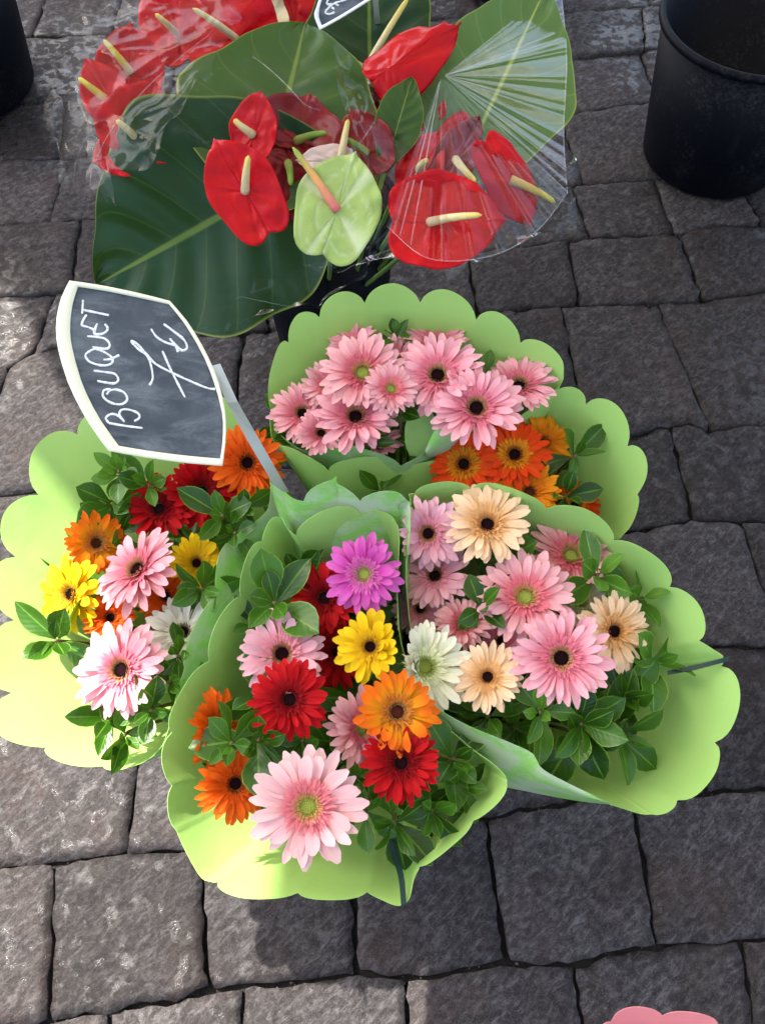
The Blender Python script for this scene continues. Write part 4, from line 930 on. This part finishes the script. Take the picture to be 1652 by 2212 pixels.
film([(640, 560, .56), (720, 590, .55), (830, 560, .55), (980, 585, .55)], [(780, 480, .60), (840, 500, .59), (930, 540, .58), (1060, 560, .57)], 'crumpled cellophane hem under the pale green anthurium', .016, 12, converge=False)

film([(95, 190, .52), (110, 280, .50), (135, 370, .48), (175, 440, .47)], [(190, 210, .60), (200, 290, .58), (215, 360, .57), (240, 420, .56)], 'loose cellophane flap at the far left of the red anthuriums', .014, 8, converge=False, mat='film_soft')
film([(1226, 330, .60), (1236, 380, .58), (1242, 430, .56), (1230, 480, .55)], [(1170, 400, .62), (1165, 450, .61), (1140, 510, .60), (1090, 550, .59)], 'loose cellophane corner beside the yellow spadix', .012, 8, converge=False)

# ------------------------------------------------------------------ chalkboard signs
def sign(pz, center, a, b, outer_sides, inner_sides, strokes, widths, frame_mat, label, stake=None, smudges=()):
    c = P(center[0], center[1], pz); n = facing(c, a, b); Mw = basis(c, Vector((0, 1, .3)), n); inv = Mw.inverted()
    e = empty('price_sign', Mw)
    def L2(px, py): v = inv @ on_plane(px, py, c, n); return Vector((v.x, v.y, 0))
    def loop(sides):
        out = []
        for s in sides:
            pts = catmull([L2(*q) for q in s], 10); k = 14
            out += [pts[int(round(i * (len(pts) - 1) / k))] for i in range(k)]
        return out
    O, I = loop(outer_sides), loop(inner_sides); m = len(O); T = .003
    cen = sum(O, Vector()) / m
    prof = [(0, -T), (0, T * .5), (.12, T), (.45, T * 1.05), (.8, T * .9), (1, T * .35)]
    vs = []; fs = []
    for f, z in prof:
        for k in range(m): q = O[k].lerp(I[k], f); vs.append(Vector((q.x, q.y, z)))
    for i in range(len(prof) - 1):
        for k in range(m): fs.append((i * m + k, i * m + (k + 1) % m, (i + 1) * m + (k + 1) % m, (i + 1) * m + k))
    fs.append(tuple(range(m))[::-1])
    me = mesh('frame', vs, fs, frame_mat); bm_flip(me, n=None)
    obj('frame', me, e)
    bv = [q.lerp(O[k], .05) for k, q in enumerate(I)]; vs = [Vector((q.x, q.y, 0)) for q in bv]
    me = mesh('board', vs, [tuple(range(m))], M['board'], smooth=False)
    if me.polygons[0].normal.z < 0: me.flip_normals()
    bo = obj('board', me, e)
    for nm, group in strokes:
        vs, fs = [], []
        for st in group:
            pts = catmull([L2(*q) for q in st], 8); w = widths
            b0 = len(vs)
            for i, p in enumerate(pts):
                d = (pts[min(i + 1, len(pts) - 1)] - pts[max(i - 1, 0)]); d = d.normalized() if d.length > 1e-9 else Vector((1, 0, 0))
                s = Vector((-d.y, d.x, 0)); ww = w * (1 + .35 * noise.noise(p * 160) + .25 * noise.noise(p * 600)) * (.6 if i in (0, len(pts) - 1) else 1)
                for sgn, z in ((-1, .0002), (-.45, .0006), (.45, .0006), (1, .0002)): q = p + s * (ww * sgn); vs.append(Vector((q.x, q.y, z)))
            for i in range(len(pts) - 1):
                for k in range(3): x = b0 + i * 4 + k; fs.append((x, x + 4, x + 5, x + 1))
        me = mesh(nm, vs, fs, M['chalk'])
        if me.polygons[0].normal.z < 0: me.flip_normals()
        obj(nm, me, bo)
    for sm in smudges:
        pts = [L2(*q) for q in sm]; me = mesh('chalk_smudge', [Vector((q.x, q.y, .00012)) for q in pts], [tuple(range(len(pts)))], M['smudge'], smooth=False)
        if me.polygons[0].normal.z < 0: me.flip_normals()
        obj('chalk_smudge', me, e)
    if stake:
        A = [P(*q) for q in stake[0]]; B = [P(*q) for q in stake[1]]; vs = []; fs = []
        for i in range(len(A)):
            for q in (A[i], B[i]):
                for sg in (-1, 1): vs.append(inv @ (q + n * (.0012 * sg) - n * .003))
        for i in range(len(A) - 1):
            o0, o1 = i * 4, (i + 1) * 4
            fs += [(o0 + 1, o0 + 3, o1 + 3, o1 + 1), (o0, o1, o1 + 2, o0 + 2), (o0, o0 + 1, o1 + 1, o1), (o0 + 2, o1 + 2, o1 + 3, o0 + 3)]
        obj('stake', mesh('stake', vs, fs, M['stake'], smooth=False), e)
    return tag(e, label, 'price sign', 'chalkboard price signs')
def bm_flip(me, n=None):
    bm = bmesh.new(); bm.from_mesh(me); bmesh.ops.recalc_face_normals(bm, faces=bm.faces); bm.to_mesh(me); bm.free()
Z = lambda L: [(111 + x * .2583, 588.8 + y * .2583) for x, y in L]
so = [Z([(155, 68), (420, 108), (720, 170), (992, 238)]), Z([(992, 238), (1150, 425), (1300, 680), (1400, 920), (1456, 1180), (1458, 1400), (1432, 1618)]), Z([(1432, 1618), (1100, 1590), (780, 1545), (478, 1492)]), Z([(478, 1492), (300, 1235), (150, 940), (62, 650), (42, 440), (80, 230), (155, 68)])]
si = [Z([(226, 120), (480, 160), (730, 212), (985, 268)]), Z([(985, 268), (1115, 430), (1265, 685), (1362, 925), (1430, 1190), (1432, 1400), (1412, 1556)]), Z([(1412, 1556), (1130, 1530), (830, 1492), (566, 1448)]), Z([(566, 1448), (400, 1210), (262, 930), (180, 640), (160, 470), (180, 270), (226, 120)])]
word = [[(268, 228), (260, 345)], [(270, 312), (380, 335), (485, 357)],
        [(298, 352), (270, 395), (260, 440), (310, 456), (366, 482)], [(386, 426), (368, 470), (366, 512), (420, 514), (462, 492), (472, 460), (448, 430)], [(300, 532), (390, 540), (455, 556), (490, 602), (470, 636), (400, 632), (345, 622)],
        [(330, 652), (288, 690), (322, 745), (420, 776), (498, 764), (512, 716), (450, 668), (375, 640), (330, 652)], [(438, 728), (500, 722), (570, 690)], [(355, 820), (450, 832), (532, 848), (562, 895), (530, 926), (450, 918), (385, 905)],
        [(500, 975), (442, 985), (438, 1040), (500, 1088), (585, 1102), (636, 1062), (612, 1005), (550, 980), (492, 986), (466, 1020)], [(482, 1258), (620, 1282), (765, 1300)], [(482, 1258), (458, 1216), (500, 1184), (556, 1194), (612, 1246), (572, 1190), (590, 1148), (660, 1148), (728, 1178), (736, 1216), (695, 1242)]]
price = [[(822, 942), (850, 880), (832, 765), (800, 692), (730, 640), (672, 575), (720, 598), (795, 680), (872, 762), (1000, 832), (1150, 902), (1300, 964), (1372, 974)], [(930, 655), (990, 790), (1055, 920), (1120, 1045)],
         [(835, 470), (880, 535), (960, 585), (1042, 608)], [(940, 430), (1020, 488), (1108, 560), (1136, 628), (1092, 650), (1038, 604), (990, 550)], [(1038, 604), (1062, 665)]]
sign(.69, (310, 806), -.02, .05, so, si, [('chalk_word', [Z(s) for s in word]), ('chalk_price', [Z(s) for s in price])], .00105, M['frame'], 'chalkboard with cream frame reading BOUQUET and 7 euros, above the left bouquet',
     ([(458, 790, .685), (490, 870, .65), (540, 960, .58), (604, 1068, .49)], [(476, 785, .685), (514, 868, .65), (562, 952, .58), (624, 1062, .49)]))
Z2 = lambda L: [(665.6 + x * .10331, y * .10331) for x, y in L]
so2 = [Z2([(240, 635), (700, 380), (1310, 0), (2200, -560)]), Z2([(2200, -560), (2000, -900), (1700, -1200), (1300, -1350)]), Z2([(1300, -1350), (1000, -1100), (600, -700), (330, -340)]), Z2([(330, -340), (190, 100), (130, 330), (240, 635)])]
si2 = [Z2([(290, 530), (700, 300), (1190, -5), (2080, -570)]), Z2([(2080, -570), (1900, -860), (1650, -1100), (1300, -1230)]), Z2([(1300, -1230), (1020, -1000), (660, -620), (420, -300)]), Z2([(420, -300), (270, 60), (225, 330), (290, 530)])]
eu = [[(555, 255), (440, 290), (360, 262), (430, 160), (545, 70), (700, 20), (830, -30)], [(490, 150), (545, 190)], [(440, -40), (390, 60), (440, 95), (500, 75)], [(560, 75), (640, 118)]]
sign(.74, (760, -15), -.02, .05, so2, si2, [('chalk_price', [Z2(s) for s in eu])], .0011, M['white_frame'], 'small white framed chalkboard with a euro price at the top edge',
     ([(800, -60, .735), (810, 60, .6), (805, 200, .5)], [(812, -60, .735), (822, 60, .6), (817, 200, .5)]))

# ------------------------------------------------------------------ awning over the stall (out of the picture, it shades the right of the scene)
zc = 2.45; e0 = Vector((.15, -.07, 0)); e1 = Vector((-.40, .765, 0)); dr = (e1 - e0).normalized(); pr_ = Vector((dr.y, -dr.x, 0))
sh = SUND * (zc / SUND.z)
aw = empty('market_awning', Matrix.Translation((e0.x + sh.x, e0.y + sh.y, 0)))
vs, fs = [], []
na, nb = 40, 12
for i in range(na + 1):
    for j in range(nb + 1):
        q = dr * (-4.0 + 7.5 * i / na) + pr_ * (3.6 * j / nb); vs.append(Vector((q.x, q.y, zc + .18 + .55 * j / nb - .05 * math.sin(math.pi * j / nb) + .012 * math.sin(i * 1.1))))
fs = [(i * (nb + 1) + j, (i + 1) * (nb + 1) + j, (i + 1) * (nb + 1) + j + 1, i * (nb + 1) + j + 1) for i in range(na) for j in range(nb)]
obj('canopy', mesh('canopy', vs, fs, M['canvas']), aw)
vs, fs = [], []
for i in range(na * 4 + 1):
    q = dr * (-4.0 + 7.5 * i / (na * 4)); w = pr_ * (.01 * math.sin(i * .8)); vs += [q + w * 0 + Vector((0, 0, zc + .185)), q + w + Vector((0, 0, zc + .03 * abs(math.sin(i * math.pi / 8)) - .0))]
fs = [(2 * i, 2 * i + 2, 2 * i + 3, 2 * i + 1) for i in range(na * 4)]
obj('valance', mesh('valance', vs, fs, M['canvas']), aw)
for s in (-3.6, 3.1):
    q = dr * s + pr_ * .05; v, f = tube([Vector((q.x, q.y, 0)), Vector((q.x, q.y, zc + .2))], .02, 10); obj('pole', mesh('pole', v, f, M['pole']), aw)
tag(aw, 'pale canvas stall awning above the flowers, outside the picture', 'awning')
